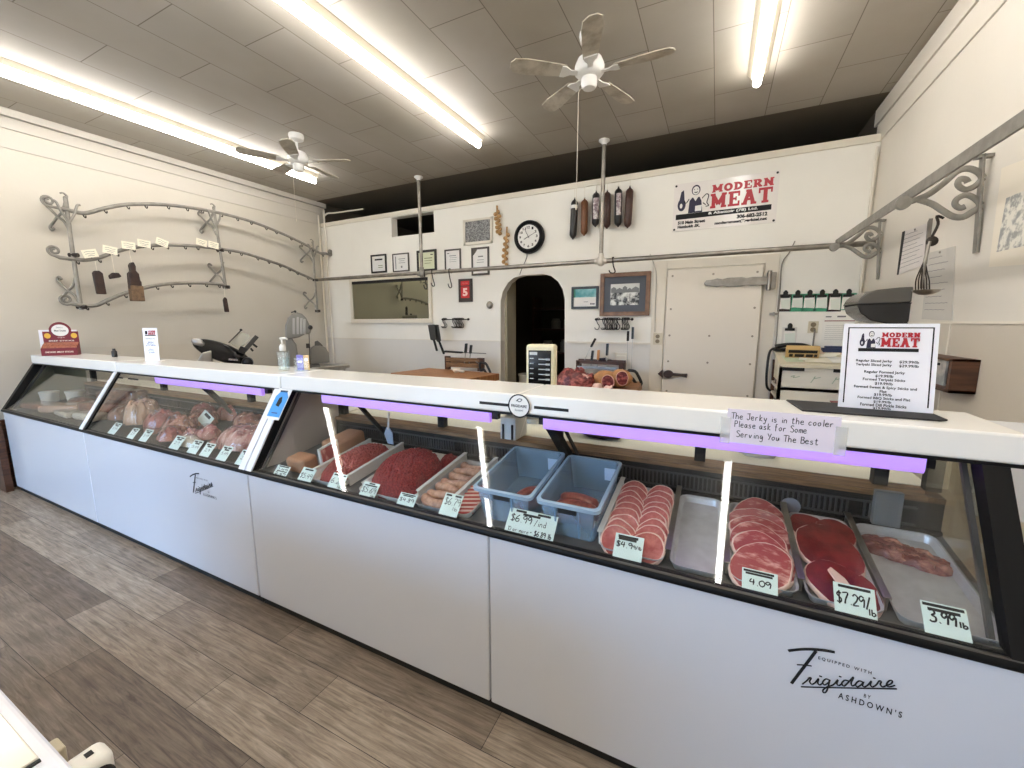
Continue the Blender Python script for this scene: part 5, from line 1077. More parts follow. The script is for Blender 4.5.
# ------------------------------------------------------------------ scroll rack on the left wall (rails in the plane x = -6)
XP = -6.0
t = thing('scroll_rack', 'grey wrought iron wall rack with three arched hook rails and scroll ends', 'rack', (XP, 3.4, 1.8))
def LP(u, v, x=XP): p = onx(u, v, x); return Vector((p.x-XP, p.y-3.4, p.z-1.8))
def spiral(c, r, a0, turns, n=26, rev=1): return [c+Vector((0, (r*(1-.82*i/n))*math.cos(a0+rev*2*PI*turns*i/n), (r*(1-.82*i/n))*math.sin(a0+rev*2*PI*turns*i/n))) for i in range(n+1)]
top = [LP(*q) for q in ((66, 209.5), (78, 212.5), (88, 212.8), (104, 208.5), (122, 205), (140, 204), (158, 204.3), (176, 205.7), (196, 208.5), (216, 212.2), (232, 216), (250, 221), (270, 228.5), (290, 237), (304, 244), (312, 248.5), (320, 253), (326, 253.5))]
mid = [LP(*q) for q in ((60, 257.5), (76, 259.5), (86, 260), (98, 258), (112, 253), (128, 248.5), (146, 246), (166, 245), (190, 245.5), (216, 248.3), (240, 252), (262, 258.5), (284, 266), (300, 273.5), (312, 279))]
low = [LP(*q) for q in ((70, 303.5), (82, 305.3), (96, 305.3), (106, 301), (120, 295), (138, 289.5), (156, 285.5), (176, 283.3), (200, 283), (218, 284), (225, 285.5))]
sp_ = ((LP(48, 200.5), top[0]), (LP(54, 250.5), mid[0]), (LP(66, 299.5), low[0]))
RAILS = []
for (c, st_), P, nm in zip(sp_, (top, mid, low), 'abc'):
    r = .052; s = [c+Vector((0, -.0, 0))+q for q in [Vector((0, r*(1-.8*i/24)*math.cos(-PI/2-2*PI*1.6*i/24), r*(1-.8*i/24)*math.sin(-PI/2-2*PI*1.6*i/24))) for i in range(25)]]
    path = list(reversed(s))+smooth_path(P, 3)
    if nm == 'a': e = LP(330, 252.5); path += [e+Vector((0, .045*(1-.7*i/16)*math.cos(-PI/2+2*PI*1.3*i/16), .045*(1-.7*i/16)*math.sin(-PI/2+2*PI*1.3*i/16))) for i in range(17)]
    k = len(s); MB().tube(path, [.012]*k+[.02]*(len(path)-k), 8).build('hook_rail', iron, t, smooth=55)
    full = smooth_path(P, 4); L = [0]
    for i in range(1, len(full)): L.append(L[-1]+(full[i]-full[i-1]).length)
    n = {'a': 16, 'b': 17, 'c': 9}[nm]
    for i in range(n):
        d = .12+(L[-1]-.2)*i/(n-1); j = min(range(len(L)), key=lambda q: abs(L[q]-d)); p = full[j]
        MB().tube(smooth_path([p+Vector(q) for q in ((.0, 0, 0), (.004, .0, -.02), (.008, .006, -.04), (.022, .012, -.046), (.028, .012, -.026))], 3), .0055, 6).build('hook', darkiron, t, smooth=60)
posts = ((LP(66, 202), LP(73, 255), LP(81, 307)), (LP(214, 211), LP(220, 250), LP(226, 287)), (LP(312.5, 245), LP(315, 280), LP(317.5, 311)))
for pa, pb, pc in posts:
    MB().tube([pa+Vector((0, 0, .045)), pb, pc-Vector((0, 0, .03))], .019, 8, flat=.6).build('upright', iron, t, smooth=50)
    for zc, s in ((pa, 1), (pc+Vector((0, 0, .12)), 1)):
        z = zc.z-.14*s if zc is pa else zc.z+.05; y = zc.y
        for q in ([(0, 0, .16), (-.05, 0, .05), (-.11, 0, 0), (-.17, 0, -.06), (-.205, 0, -.1), (-.19, 0, -.13), (-.165, 0, -.11)], [(0, 0, -.16), (-.05, 0, -.05), (-.11, 0, 0), (-.17, 0, .07), (-.205, 0, .11), (-.185, 0, .14), (-.16, 0, .115)]):
            MB().tube(smooth_path([Vector((a, y+a*.4, z+c)) for a, b_, c in q], 4), .0125, 7).build('scroll_bracket', iron, t, smooth=60)
    for s in (-1, 1): MB().tube(smooth_path([pa+Vector((0, 0, -.2)), pa+Vector((.01, s*.05, -.1)), pa+Vector((.01, s*.075, -.02)), pa+Vector((.01, s*.1, -.005))], 4), .012, 7).build('fork_arm', iron, t, smooth=60)
    MB().tube(smooth_path([pa+Vector((0, 0, .04)), pa+Vector((0, .012, .06)), pa+Vector((.0, -.012, .085)), pa+Vector((0, -.035, .075))], 3), [.02, .018, .014, .012, .01, .009, .008, .008, .008, .006][:10], 7).build('finial', iron, t, smooth=60)
    for q in (pb, pc): MB().tube([q+Vector((-.03, -.02, 0)), q+Vector((.03, .03, .0))], .022, 8).build('clamp', darkiron, t)
# cream paper tags clipped on the middle rail
for i, (u, v, a) in enumerate(((90, 253.5, -.28), (110, 250, .12), (128.5, 245.5, .02), (144, 243.5, .06), (162, 242.5, .3), (201.5, 242.5, .16), (213.5, 245, .12))):
    p = onx(u, v, XP+.03)
    tg = thing('paper_tag', 'cream paper tag on the middle rack rail, %s from the left' % ORD[i], 'tag', p, 0, 'paper tags on the rack', rot=(a*.0, a, PI/2))
    tg.scale = (.82, .82, .82); MB().box((-.075, -.002, -.05), (.075, 0, .05)).build('tag_paper', cardy, tg)
    st, xe = hand_strokes(('Sale', 'Polish', 'Salami', 'Ring', 'Bologna', 'Farmer', 'Sausage')[i] if False else 'lamb', 0, 0, .03)
    stroke_part(tg, [[(-.055, .02), (-.02, .026), (.02, .018), (.055, .022)], [(-.05, -.005), (-.02, .0), (.01, -.008), (.05, -.002)], [(-.03, -.028), (.0, -.024), (.035, -.03)]], .0025, grey_ink, -.003)
    MB().tube([(0, .002, -.045), (0, .02, -.06)], .004, 5).build('tag_clip', darkiron, tg)
# meats hanging on the rack
hm = mat('dark jerky slab', (58, 38, 30), .45, col2=(40, 26, 22), vscale=10)
def hang(u, vt, vb, vs_, w, poly, lab, m=hm, us=None, thick=.03, name='hanging_dried_meat', cat='dried meat'):
    a = onx(u, vt, XP+.06); b = onx(u, vb, XP+.06); s = onx(us or u, vs_, XP+.03); h = a.z-b.z
    tg = thing(name, lab, cat, a, PI/2, 'dried meats hung on the scroll rack')
    MB().prism([(x*w, -z*h) for x, z in poly], -thick/2, thick/2).build('meat', m, tg, bevel=.008, smooth=40)
    MB().tube([(s.y-a.y, .03, s.z-a.z), (0, 0, -.01)], .003, 5).build('string', cream, tg); return tg
hang(97, 270.5, 294, 261, .085, [(-.5, .12), (-.3, .02), (.2, 0), (.5, .1), (.58, 1), (-.38, 1)], 'long dark dried meat strip, leftmost one on the scroll rack', us=95)
hang(114.5, 272.5, 279.5, 252, .11, [(-.5, .5), (-.2, .05), (.3, 0), (.5, .5), (.3, .7), (-.45, 1)], 'small dark half-round dried meat hanging below the second paper tag', us=111)
hang(225, 297, 312, 287, .065, [(-.45, .2), (-.1, 0), (.3, .1), (.5, 1), (-.35, 1)], 'small dark dried meat hanging at the end of the lowest rack rail', us=224)
tg = hang(131.5, 262, 297.5, 251, .12, [(-.1, .02), (.1, .0), (.22, .12), (.18, .24), (.38, .32), (.42, .5), (.5, .55), (.46, 1), (-.38, 1), (-.44, .6), (-.4, .33), (-.2, .25), (-.24, .1)], 'wrapped brown dried ham with paper band hanging on the scroll rack', us=129, thick=.06)
MB().box((-.05, -.036, -.43), (.066, .036, -.26)).build('paper_band', mat('brown paper band', (112, 88, 64), .6, var=.25, vscale=30), tg, bevel=.004)
# conduits in the corner
for i, (u, lab) in enumerate(((304.5, 'left white conduit pipe in the back left corner'), (309.5, 'middle white conduit pipe in the back left corner'))):
    p = ony(u, 300, YB-.05); o = MB().tube([(0, 0, 0), (0, 0, 3.4)], .011, 8).build('conduit_pipe', cream, smooth=50, loc=(max(XL+.03+.05*i, p.x), YB-.05-.05*i, .0)); tag(o, lab, 'pipe', 'conduit pipes in the corner')
pts = [Vector((XL+.16, YB-.05, 0)), Vector((XL+.16, YB-.05, 3.2)), Vector((XL+.16, YB-.04, 3.38)), Vector((XL+.2, YB-.0, 3.44)), Vector((XL+.3, YB+.06, 3.45)), Vector((XL+.9, YB+.1, 3.45))]
o = MB().tube(smooth_path(pts, 4), .013, 8).build('conduit_pipe', cream, smooth=50); tag(o, 'bent white conduit pipe going over the partition in the corner', 'pipe', 'conduit pipes in the corner')
o = MB().tube([(XR-.03, YB-.03, 0), (XR-.03, YB-.03, 3.2)], .014, 8).build('conduit_pipe', cream, smooth=50); tag(o, 'thin white conduit pipe in the back right corner', 'pipe', 'conduit pipes in the corner')

# ------------------------------------------------------------------ right wall: flat rail on two scroll brackets
def r_bracket(yw, lab):
    t = thing('wall_bracket', lab, 'bracket', (XR, yw, 2.2), 0, 'scroll brackets on the right wall')
    y0 = 3.23
    def Q(u, v): p = ony(u, v, y0); return Vector((p.x-XR, 0, p.z-2.2))
    MB().bar(Q(986, 154)+Vector((-.012, 0, 0)), Q(975.5, 253)+Vector((.0, 0, 0)), .04, .012, up=(1, 0, 0)).box((-.07, -.02, .262), (0, .02, .28)).build('wall_bar', iron, t, bevel=.002)
    def strap(pts, w=.0165, nm='scroll'): MB().tube(smooth_path([Q(*q) for q in pts], 4), w, 8, flat=.45, up=(0, 1, 0)).build(nm, iron, t, smooth=50)
    strap(((906, 203), (918, 199), (930, 193.5), (945, 182), (957, 171.5), (968, 168.5), (978, 172), (983, 178)))
    strap(((983, 178), (975, 186), (965, 189.5), (958, 185), (960, 179), (966, 179.5), (968, 182.5)), .015)
    strap(((918, 199.5), (932, 204), (943, 211), (953, 216.5), (963, 217), (972, 212), (981, 207)))
    strap(((981, 205), (975, 198.5), (966, 195), (957, 199), (955, 204.5), (960, 208), (965, 206.5)), .015)
    h = Q(903, 203); MB().lathe([(.014, -.016), (.036, -.016), (.036, .016), (.014, .016)], 18, 0, Matrix.Translation(h) @ Matrix.Rotation(PI/2, 4, 'X')).build('hub_ring', iron, t, smooth=40)
    return t
r_bracket(3.23, 'grey scroll bracket with hook on the right wall, nearer one'); r_bracket(4.80, 'grey scroll bracket in the back right corner, farther one')
o = MB().prism([(-4.96, 0), (-.9, 0), (-.9, .062), (-4.96, .062)], -.006, .006, 'yz', 0, Matrix.Rotation(PI, 4, 'Z')).build('flat_rail', iron, loc=(.953, 0, 2.298), bevel=.002)
tag(o, 'grey flat iron rail along the right wall on scroll brackets', 'rail')
for y in (4.94,): pass
# skimmer hanging from the bracket
p = onx(961, 216, XR-.19)
t = thing('hanging_skimmer', 'wire whisk and ladle bundle hanging from the nearer scroll bracket', 'utensil', (XR-.17, 3.23, 2.15))
MB().tube(smooth_path([Vector(q) for q in ((.01, 0, .02), (-.02, 0, .035), (-.01, 0, -.01), (-.03, 0, -.08))], 4), .007, 7).lathe([(.02, -.004), (.028, 0), (.02, .004)], 14, 0, Matrix.Translation((-.025, 0, -.10)) @ Matrix.Rotation(PI/2, 4, 'X')).build('hook', darkiron, t, smooth=50)
MB().tube([(-.035, 0, -.1), (-.045, 0, -.22), (-.04, .01, -.36)], [.008, .009, .008], 8).build('handle', pipe, t, smooth=50)
for k in range(6):
    s = -1+2*k/5; MB().tube(smooth_path([Vector((-.045, 0, -.2)), Vector((-.045+.022*s, .012*s, -.27)), Vector((-.042+.034*s, .014*s, -.32)), Vector((-.035+.03*s, 0, -.385))], 4), .0035, 5).build('wire', darkiron, t)
MB().lathe([(.001, 0), (.03, .004), (.055, .02), (.062, .03), (.056, .03), (.03, .012), (.001, .008)], 18, 0, Matrix.Translation((-.02, 0, -.40))).build('ladle_bowl', steel, t, smooth=50)
# papers pinned on the right wall
def rpaper(name, pts, lab, cat, m, lines=True, dark_edge=False, group=None, lm=grey_ink):
    P = [RW(*q) for q in pts]; cx_ = sum(p[0] for p in P)/4; cz = min(p[1] for p in P)
    t = thing(name, lab, cat, (XR-.001, -cx_, cz), -PI/2, group); Q = [(a-cx_, b-cz) for a, b in P]
    MB().prism(Q, -.004, 0).build('sheet', m, t)
    if lines:
        st = []
        for k in range(9):
            f = (k+1)/10.5; a = [Q[0][i]*(1-f)+Q[3][i]*f for i in (0, 1)]; b = [Q[1][i]*(1-f)+Q[2][i]*f for i in (0, 1)]
            e = .6+.35*((k*37) % 10)/10; st.append([(a[0]+(b[0]-a[0])*g, a[1]+(b[1]-a[1])*g+.0015*math.sin(g*40+k)) for g in [.08+.84*e*j/14 for j in range(15)]])
        stroke_part(t, st, .0018, lm, -.0045, sm=0)
    if dark_edge:
        MB().prism([Q[0], (Q[0][0]+.05, Q[0][1]), (Q[3][0]+.03, Q[3][1]), Q[3]], -.007, -.004).build('dark_spine', soft_black, t); MB().prism([Q[1], (Q[1][0]+.02, Q[1][1]+.02), (Q[2][0]+.01, Q[2][1]), Q[2]], -.02, -.0).build('curled_edge', mat('dark grey paper', (120, 114, 106), .7), t)  # black spine, and darker grey paper along the curled edge
    MB().lathe([(.001, 0), (.008, 0), (.006, .006), (.001, .008)], 8, 0, Matrix.Translation(((Q[0][0]+Q[1][0])/2, -.004, (Q[0][1]+Q[1][1])/2-.015)) @ TC).build('pin', pipe, t)
    return t
rpaper('pinned_booklet', ((903.5, 232), (931.5, 222), (927.5, 264), (898, 275)), 'pinned booklet of white sheets with dark left edge on the right wall', 'booklet', mat('booklet paper', (214, 208, 204), .7), True, True)
rpaper('handwritten_sheet', ((929, 253), (956, 246), (953, 320.5), (922.5, 319)), 'long grey handwritten sheet behind the hanging skimmer', 'paper', mat('grey sheet', (196, 192, 184), .7))
t = rpaper('wall_poster', ((1003, 168), (1060, 146), (1060, 262), (990, 267)), 'large pale poster with grey line drawing at the right edge', 'poster', mat('poster cream', (228, 219, 202), .6), False)
b = MB(); r0 = random.Random(5)
Pq = [RW(*q) for q in ((1008, 198), (1060, 176), (1060, 238), (998, 252))]; cq = sum(RW(*q)[0] for q in ((1003, 168), (1060, 146), (1060, 262), (990, 267)))/4; zq = min(RW(*q)[1] for q in ((1003, 168), (1060, 146), (1060, 262), (990, 267)))
MB().prism([(a-cq, c_-zq) for a, c_ in Pq], -.0052, -.004).build('drawing', mat('poster drawing', (150, 150, 146), .6, col2=(222, 218, 206), vscale=16, thr=(.45, .55)), t)
# paper towel dispenser
t = thing('towel_dispenser', 'smoky grey rounded paper towel dispenser on the right wall', 'dispenser', (XR, 4.22, 1.58))
prof = [(0, 0), (-.2, .02), (-.28, .07), (-.325, .13), (-.325, .17), (-.29, .215), (-.2, .25), (-.08, .268), (0, .27)]
lowp = [(0, 0), (-.12, .004), (-.22, .03), (-.285, .085), (-.308, .14), (-.308, .15), (0, .16)]
MB().prism([(a, b) for a, b in lowp], -.2, .2, 'xz', 0).build('lower_cover', mat('dark smoke plastic', (44, 42, 40), .2), t, bevel=.008, smooth=40)
MB().prism([(0, .16), (-.31, .15), (-.31, .165), (-.295, .2), (-.26, .235), (-.2, .256), (-.08, .268), (0, .27)], -.2, .2, 'xz').build('upper_cover', mat('grey smoke plastic', (96, 92, 86), .25), t, bevel=.008, smooth=40)
MB().box((-.312, -.203, .15), (0, .203, .158)).build('seam_band', soft_black, t)
# brown shadow box
P = [RW(*q) for q in ((930, 352), (981, 354), (978, 387), (930, 384))]
yc_ = -(P[0][0]+P[1][0])/2
t = thing('shadow_box', 'dark wooden box frame with a pale picture on the right wall behind the price sign', 'box', (XR, 3.3, 1.215), -PI/2)
w, h, d = .27, .185, .11
f = MB()
for q in ((-w, 0, -w+.03, h), (w-.03, 0, w, h), (-w, 0, w, .018), (-w, h-.014, w, h)): f.box((q[0], -d, q[1]), (q[2], 0, q[3]))
f.build('box_frame', dkwood, t, bevel=.002); MB().box((-w+.03, -.02, .018), (w-.03, -.0, h-.014)).build('backing', soft_black, t)
MB().box((-w+.03, -.07, .02), (.10, -.06, h-.016)).build('picture', mat('pale picture', (206, 202, 192), .5, col2=(150, 152, 150), vscale=9), t); MB().box((-.02, -.072, .03), (0, -.07, .06)).box((-.0, -.072, .13), (.03, -.07, .145)).build('picture_detail', ink, t)

# ------------------------------------------------------------------ work area behind the counter
# slicer (stands on a low table, turned to the camera)
SX, SY, SR = -4.72, 2.85, math.radians(59); F = plane_of(SX, SY, SR)
tb = thing('slicer_table', 'steel table under the meat slicer behind the left counter', 'table', (SX, SY, 0), SR)
MB().box((-.36, -.24, 1.02), (.42, .35, 1.06)).build('tabletop', steel, tb, bevel=.004)
for a in (-.34, .36):
    for b in (-.22, .3): MB().box((a, b, 0), (a+.04, b+.04, 1.02)).build('leg', steel, tb)
t = thing('meat_slicer', 'black and chrome meat slicer behind the left counter', 'slicer', (SX, SY, 1.061), SR)
def G(u, v, y=0): x, z = F(u, v); return Vector((x, y, z-1.061))
MB().prism([tuple(G(*q).xz) for q in ((194, 367), (203, 352), (212, 350), (213, 367))], -.1, .16).build('base', steel, t, bevel=.01, seg=3)
MB().box((G(200, 366).x, -.12, .0), (G(250, 366).x, .2, .05)).build('base', steel, t, bevel=.01)
c = G(222, 352.5); ca = G(198, 343); cb = G(251, 362); dv = (cb-ca); ang = math.atan2(dv.z, dv.x); TS = Matrix.Translation((c.x, .0, c.z)) @ Matrix.Rotation(-ang, 4, 'Y')
MB().ball((0, .03, 0), (dv.length*.54, .10, .10), 26, 14, T=TS).build('motor_housing', mat('slicer black', (12, 12, 12), .22, spec=.5), t, smooth=60)
MB().lathe([(.001, -.012), (.17, -.008), (.178, 0), (.17, .008), (.001, .012)], 36, 0, TS @ Matrix.Translation((-.06, -.07, .0)) @ Matrix.Rotation(PI/2, 4, 'X') @ Matrix.Scale(.5, 4, (0, 1, 0))).build('blade', mat('dark blade steel', (46, 45, 44), .25, metal=.6), t, smooth=40)
MB().ball((-.22, -.05, .02), (.07, .05, .04), 14, 9, T=TS).build('blade_guard', mat('worn chrome', (170, 168, 164), .3, metal=.8), t, smooth=60)
MB().bar(G(241, 330.5, .06), G(228.5, 343, .06), .012, .012).ball(G(241, 330, .06), .014, 8, 6).build('guide_rod', darkiron, t, smooth=50)
MB().prism([tuple(G(*q).xz) for q in ((229, 343), (241, 331.5), (251, 336), (240, 351))], .07, .076).build('clear_guard', translucent_mat('clear guard', (206, 200, 180), .45, .1), t)
MB().bar(G(257, 336, -.02), G(244, 351, -.02), .05, .045).build('pusher_arm', mat('dark slicer grey', (62, 58, 54), .4), t, bevel=.006)
MB().bar(G(244, 347, -.03), G(241, 353, -.03), .05, .07).bar(G(253, 344, -.05), G(257, 347, -.05), .022, .022).bar(G(250.5, 348, -.05), G(253, 351, -.05), .02, .02).build('knob', blackp, t)
MB().lathe([(.001, 0), (.055, 0), (.058, .02), (.05, .05), (.001, .052)], 20, 0, Matrix.Translation(G(247.5, 361.5, -.09)) @ Matrix.Rotation(PI/2, 4, 'X')).lathe([(.02, .05), (.03, .055), (.02, .06)], 14, 0, Matrix.Translation(G(247.5, 361.5, -.09)) @ Matrix.Rotation(PI/2, 4, 'X')).build('thickness_knob', blackp, t, smooth=40)
MB().bar(G(238, 359, -.12), G(229, 358.5, -.12), .02, .02).build('name_plate', chrome, t)
# band saw
QX, QY, QR = -5.3, 4.0, math.radians(53); F = plane_of(QX, QY, QR)
t = thing('band_saw', 'grey cast meat band saw in the back left corner', 'saw', (QX, QY, 0), QR)
G = lambda u, v, y=0: Vector((F(u, v)[0], y, F(u, v)[1]))
castm = mat('cast grey enamel', (128, 124, 116), .35, spec=.5)
head = [(285.5, 338), (285.5, 325), (288, 318), (292, 314), (297, 312.5), (302, 314), (306, 318), (309, 324), (311, 330.5), (310, 334), (305, 334.3), (299, 337.2), (292, 338.5)]
MB().prism([tuple(G(*q).xz) for q in head], -.12, .16).build('upper_wheel_housing', castm, t, bevel=.02, seg=3, smooth=40)
MB().prism([tuple(G(*q).xz) for q in ((285.5, 338), (292, 338.5), (296.5, 345), (298.5, 360), (299, 367), (287, 367))], -.06, .12).build('column', castm, t, bevel=.012, seg=3)
a = G(287.5, 370); b = G(298.5, 366)
MB().box((a.x, -.2, 0), (b.x+.28, .25, 1.0)).build('pedestal', mat('dark grey casting', (70, 68, 66), .4), t, bevel=.01)
q = MB()
for u in (294, 298, 301.5, 304.5): q.bar(G(u, 317+abs(u-298)*.3, -.124), G(u, 334, -.124), .012, .03)
q.build('door_rib', mat('polished grey', (176, 172, 164), .3, metal=.5), t, bevel=.003)
MB().bar(G(309, 333.5, -.02), G(310, 365, -.02), .018, .012).box((G(306, 345).x, -.04, G(306, 348).z), (G(310, 345).x, .02, G(306, 343.5).z)).build('blade_guide', darkiron, t)
MB().ball(G(310, 327.5, -.1), .035, 10, 8).build('door_knob', blackp, t, smooth=60); MB().ball(G(295, 311.5, 0), .018, 8, 6).tube([G(295, 311.5, 0), G(291, 312.5, 0)], .01, 6).build('tension_handle', blackp, t, smooth=60)
g = [(310.5, 365), (310.5, 349), (314, 346.5), (321, 346), (326, 348), (329, 353), (330, 363)]
MB().prism([tuple(G(*q).xz) for q in g], .1, .3).build('saw_guard', castm, t, bevel=.012, seg=3); MB().prism([tuple(G(*q).xz) for q in ((315, 347), (315, 342), (318, 341), (321.5, 344), (324, 347))], .14, .2).build('saw_guard', mat('dark guard', (88, 84, 76), .5), t)
a = G(300, 368); b = G(348, 364.5)
MB().prism([tuple(G(*q).xz) for q in ((298, 371), (312, 366), (348, 363.5), (348, 366), (335, 369.5), (300, 375))], -.25, .15).build('saw_table', steel, t, bevel=.004)
MB().bar(G(338, 367, -.1), G(336, 374, -.1), .02, .02).bar(G(345, 366, .1), G(345, 420, .1), .03, .03).build('table_leg', steel, t)

# butcher blocks
def bblock(x, y, rz, w, d, z, lab):
    t = thing('butcher_block', lab, 'table', (x, y, 0), rz, 'butcher blocks'); MB().box((-w/2, -d/2, z-.09), (w/2, d/2, z)).build('block_top', block, t, bevel=.006)
    for a in (-1, 1):
        for b in (-1, 1): MB().box((a*(w/2-.08)-.045, b*(d/2-.08)-.045, 0), (a*(w/2-.08)+.045, b*(d/2-.08)+.045, z-.09)).build('leg', block, t)
    return t
bblock(-3.22, 4.50, math.radians(-7), 1.28, .72, .94, 'wooden butcher block with knife rack left of the archway')
bblock(-1.13, 4.62, math.radians(4), .80, .86, .90, 'wooden butcher block under the raw meat')
def knife(name, y, top, mid_, bot, hw, bw, hm, lab, bladem=steel, group='knives in the racks'):
    a = ony(*top, y); m = ony(*mid_, y); b = ony(*bot, y)
    t = thing(name, lab, 'knife', m, 0, group)
    MB().bar(a-m, (0, 0, 0), .025, hw*1.5, up=(0, 1, 0)).build('handle', hm, t, bevel=.005)
    MB().bar((0, 0, 0), b-m, .004, bw, up=(0, 1, 0)).build('blade', bladem, t); return t
# rack 1
y1 = 4.88
a = ony(444.5, 356, y1); b = ony(479, 357.5, y1); t = thing('knife_rack', 'wooden slatted knife rack on the left butcher block', 'knife rack', (a.x, y1, .94), 0, 'knife racks'); W = b.x-a.x; H1 = a.z-.94
MB().box((0, 0, 0), (.07, .05, H1)).box((W-.03, 0, 0), (W+.06, .05, H1-.01)).build('upright', dkwood, t); MB().box((.03, -.01, H1-.07), (W, .0, H1-.02)).box((.03, -.01, H1-.15), (W, .0, H1-.09)).box((.03, .05, H1-.15), (W, .06, H1-.02)).build('slat', wood, t)
knife('sharpening_steel', y1-.03, (445, 351.3), (462, 352.5), (485.5, 353.5), .034, .045, blackp, 'long black sharpening steel lying along the left knife rack', soft_black)
knife('boning_knife', y1+.02, (466.3, 343.5), (465.5, 353), (464, 367), .03, .022, blackp, 'black-handled knife in the left rack, left one'); knife('boning_knife', y1+.02, (471.3, 345), (470.3, 353.5), (469, 366), .028, .022, blackp, 'black-handled knife in the left rack, right one')
def cleaver(y, poly, h0, h1, lab):
    c = ony(*poly[0], y); t = thing('meat_cleaver', lab, 'cleaver', (c.x, y, c.z), 0, 'meat cleavers')
    MB().prism([((ony(*q, y)-c).x, (ony(*q, y)-c).z) for q in poly], -.004, .004).build('blade', mat('dark steel', (84, 82, 78), .35, metal=.8), t); MB().bar(ony(*h0, y)-c, ony(*h1, y)-c, .022, .035, up=(0, 1, 0)).build('handle', soft_black, t, bevel=.006)
cleaver(y1-.01, [(428, 325), (434.5, 324.5), (437, 339), (434, 341), (430.5, 339.5)], (434, 340), (437, 351), 'dark cleaver hanging by the left knife rack, left one'); cleaver(y1+.02, [(433, 324.5), (438.5, 324.8), (440, 334), (441, 341), (437.5, 342), (435, 338)], (439, 341), (444, 354), 'dark cleaver hanging by the left knife rack, right one')
def sawh(y, u, v, lab, up_to=None):
    c = ony(u, v, y); t = thing('hand_saw', lab, 'hand saw', (c.x, y, c.z), 0, 'butcher hand saws'); s = 1
    P = smooth_path([Vector(q) for q in ((-.05, 0, .06), (.03, 0, .05), (.07, 0, 0), (.11, 0, -.09), (.06, 0, -.10), (.0, 0, -.03), (-.04, 0, -.05), (-.06, 0, .0), (-.05, 0, .06))], 4)
    MB().tube(P, .018, 7, flat=.7, up=(0, 1, 0)).build('handle', blackp, t, smooth=60)
    e = (ony(*up_to, y)-c) if up_to else Vector((-.12, 0, .07)); MB().bar((-.05, 0, .04), e, .006, .02, up=(0, 1, 0)).build('blade', steel, t)
sawh(y1-.05, 483.5, 367, 'black-handled saw hanging at the right end of the left knife rack')
o = MB().ball((0, 0, .03), (.06, .05, .034), 14, 9, nz=.4, ns=12).ball((.08, .0, .02), (.04, .03, .02), 12, 8, nz=.3).build('crumpled_cloth', mat('off-white cloth', (228, 214, 194), .8), smooth=60, loc=(*ony(457, 371.5, 4.62).xy, .94)); tag(o, 'crumpled off-white cloth on the left butcher block', 'cloth')
# rack 2
y2 = 4.97
a = ony(576, 361, y2); b = ony(624, 363.5, y2); t = thing('knife_rack', 'dark wooden knife rack behind the raw meat', 'knife rack', (a.x, y2, .90), 0, 'knife racks'); W = b.x-a.x; H2 = a.z-.9
MB().box((0, 0, 0), (.04, .12, H2)).box((W-.06, 0, 0), (W, .12, H2-.02)).build('upright', dkwood, t); MB().box((0, 0, H2-.03), (W, .02, H2+.01)).box((0, .1, H2-.03), (W, .12, H2+.02)).build('slat', dkwood, t); MB().box((.02, -.01, H2-.09), (W-.08, 0, H2-.06)).build('steel_strip', steel, t)
knife('sharpening_steel', y2+.05, (595.5, 338.5), (591, 347), (584.5, 360), .02, .012, soft_black, 'thin sharpening steel leaning in the rack behind the raw meat')
knife('boning_knife', y2+.05, (593, 350.5), (591.5, 361), (591, 366), .03, .03, blackp, 'short black-handled knife in the rack behind the raw meat'); knife('boning_knife', y2+.05, (598.8, 350), (598, 360), (597, 367), .035, .03, mat('tan handle', (190, 128, 70), .5), 'tan-handled knife in the rack behind the raw meat')
knife('butcher_knife', y2+.05, (607.6, 343.5), (607, 355.5), (606, 368), .035, .05, blackp, 'tall black-handled butcher knife in the rack behind the raw meat'); knife('meat_cleaver', y2+.06, (600, 359), (606, 358.5), (612, 360), .05, .03, blackp, 'black handle lying across the rack behind the raw meat', blackp)
knife('sharpening_steel', y2+.06, (628.2, 331), (627.8, 341), (627, 371), .024, .016, soft_black, 'long steel hanging right of the rack, left one'); knife('sharpening_steel', y2+.06, (633, 327), (632.6, 339), (631.5, 371), .03, .014, blackp, 'long steel hanging right of the rack, right one')
sawh(y2-.03, 632, 375.5, 'black-handled saw hanging below the long steels')
c = ony(622, 357, 5.15); o = MB().box((-.09, 0, -.1), (.06, .03, .05)).box((-.07, -.012, -.07), (.04, 0, .02)).build('knife_guard_box', cream, loc=(c.x, 5.169, c.z), bevel=.006); tag(o, 'small cream box on the wall behind the long steels', 'box')
# raw meat on the block
ym = 4.45
def rib(): pass
c = ony(574, 383, ym); a = ony(556, 388, ym); b = ony(594, 388, ym); w = (b.x-a.x)/2
t = thing('beef_ribs', 'red raw beef rib piece on the right butcher block, left piece', 'raw meat', ((a.x+b.x)/2, ym, .90), 0, 'raw meat on the block')
rawm = mat('raw dark meat', (92, 22, 24), .35, col2=(188, 104, 96), vscale=15, stretch=(1, 1, 1.6), thr=(.45, .66))
MB().heap(-w, w, -.16, .16, 0, .18, 44, .05, 12, power=2.2).build('meat', rawm, t, smooth=60)
MB().bar((.0, -.02, .17), (w*.8, -.06, .10), .05, .03).build('fat_cap', mat('dull fat', (214, 170, 152), .4), t, bevel=.012, smooth=60)
t = thing('ham_roast', 'skin-on ham roast with two round cut faces on the right butcher block', 'raw meat', (ony(612, 380, ym).x, ym+.02, .90), math.radians(-18), 'raw meat on the block')
skin = mat('tan meat skin', (184, 132, 84), .45, var=.18, vscale=9); t.scale = (.86, .86, .86)
MB().ball((-.09, .02, .10), (.21, .13, .105), 22, 12, nz=.12).ball((.09, .05, .12), (.14, .13, .115), 20, 12, nz=.1).build('skin', skin, t, smooth=60)
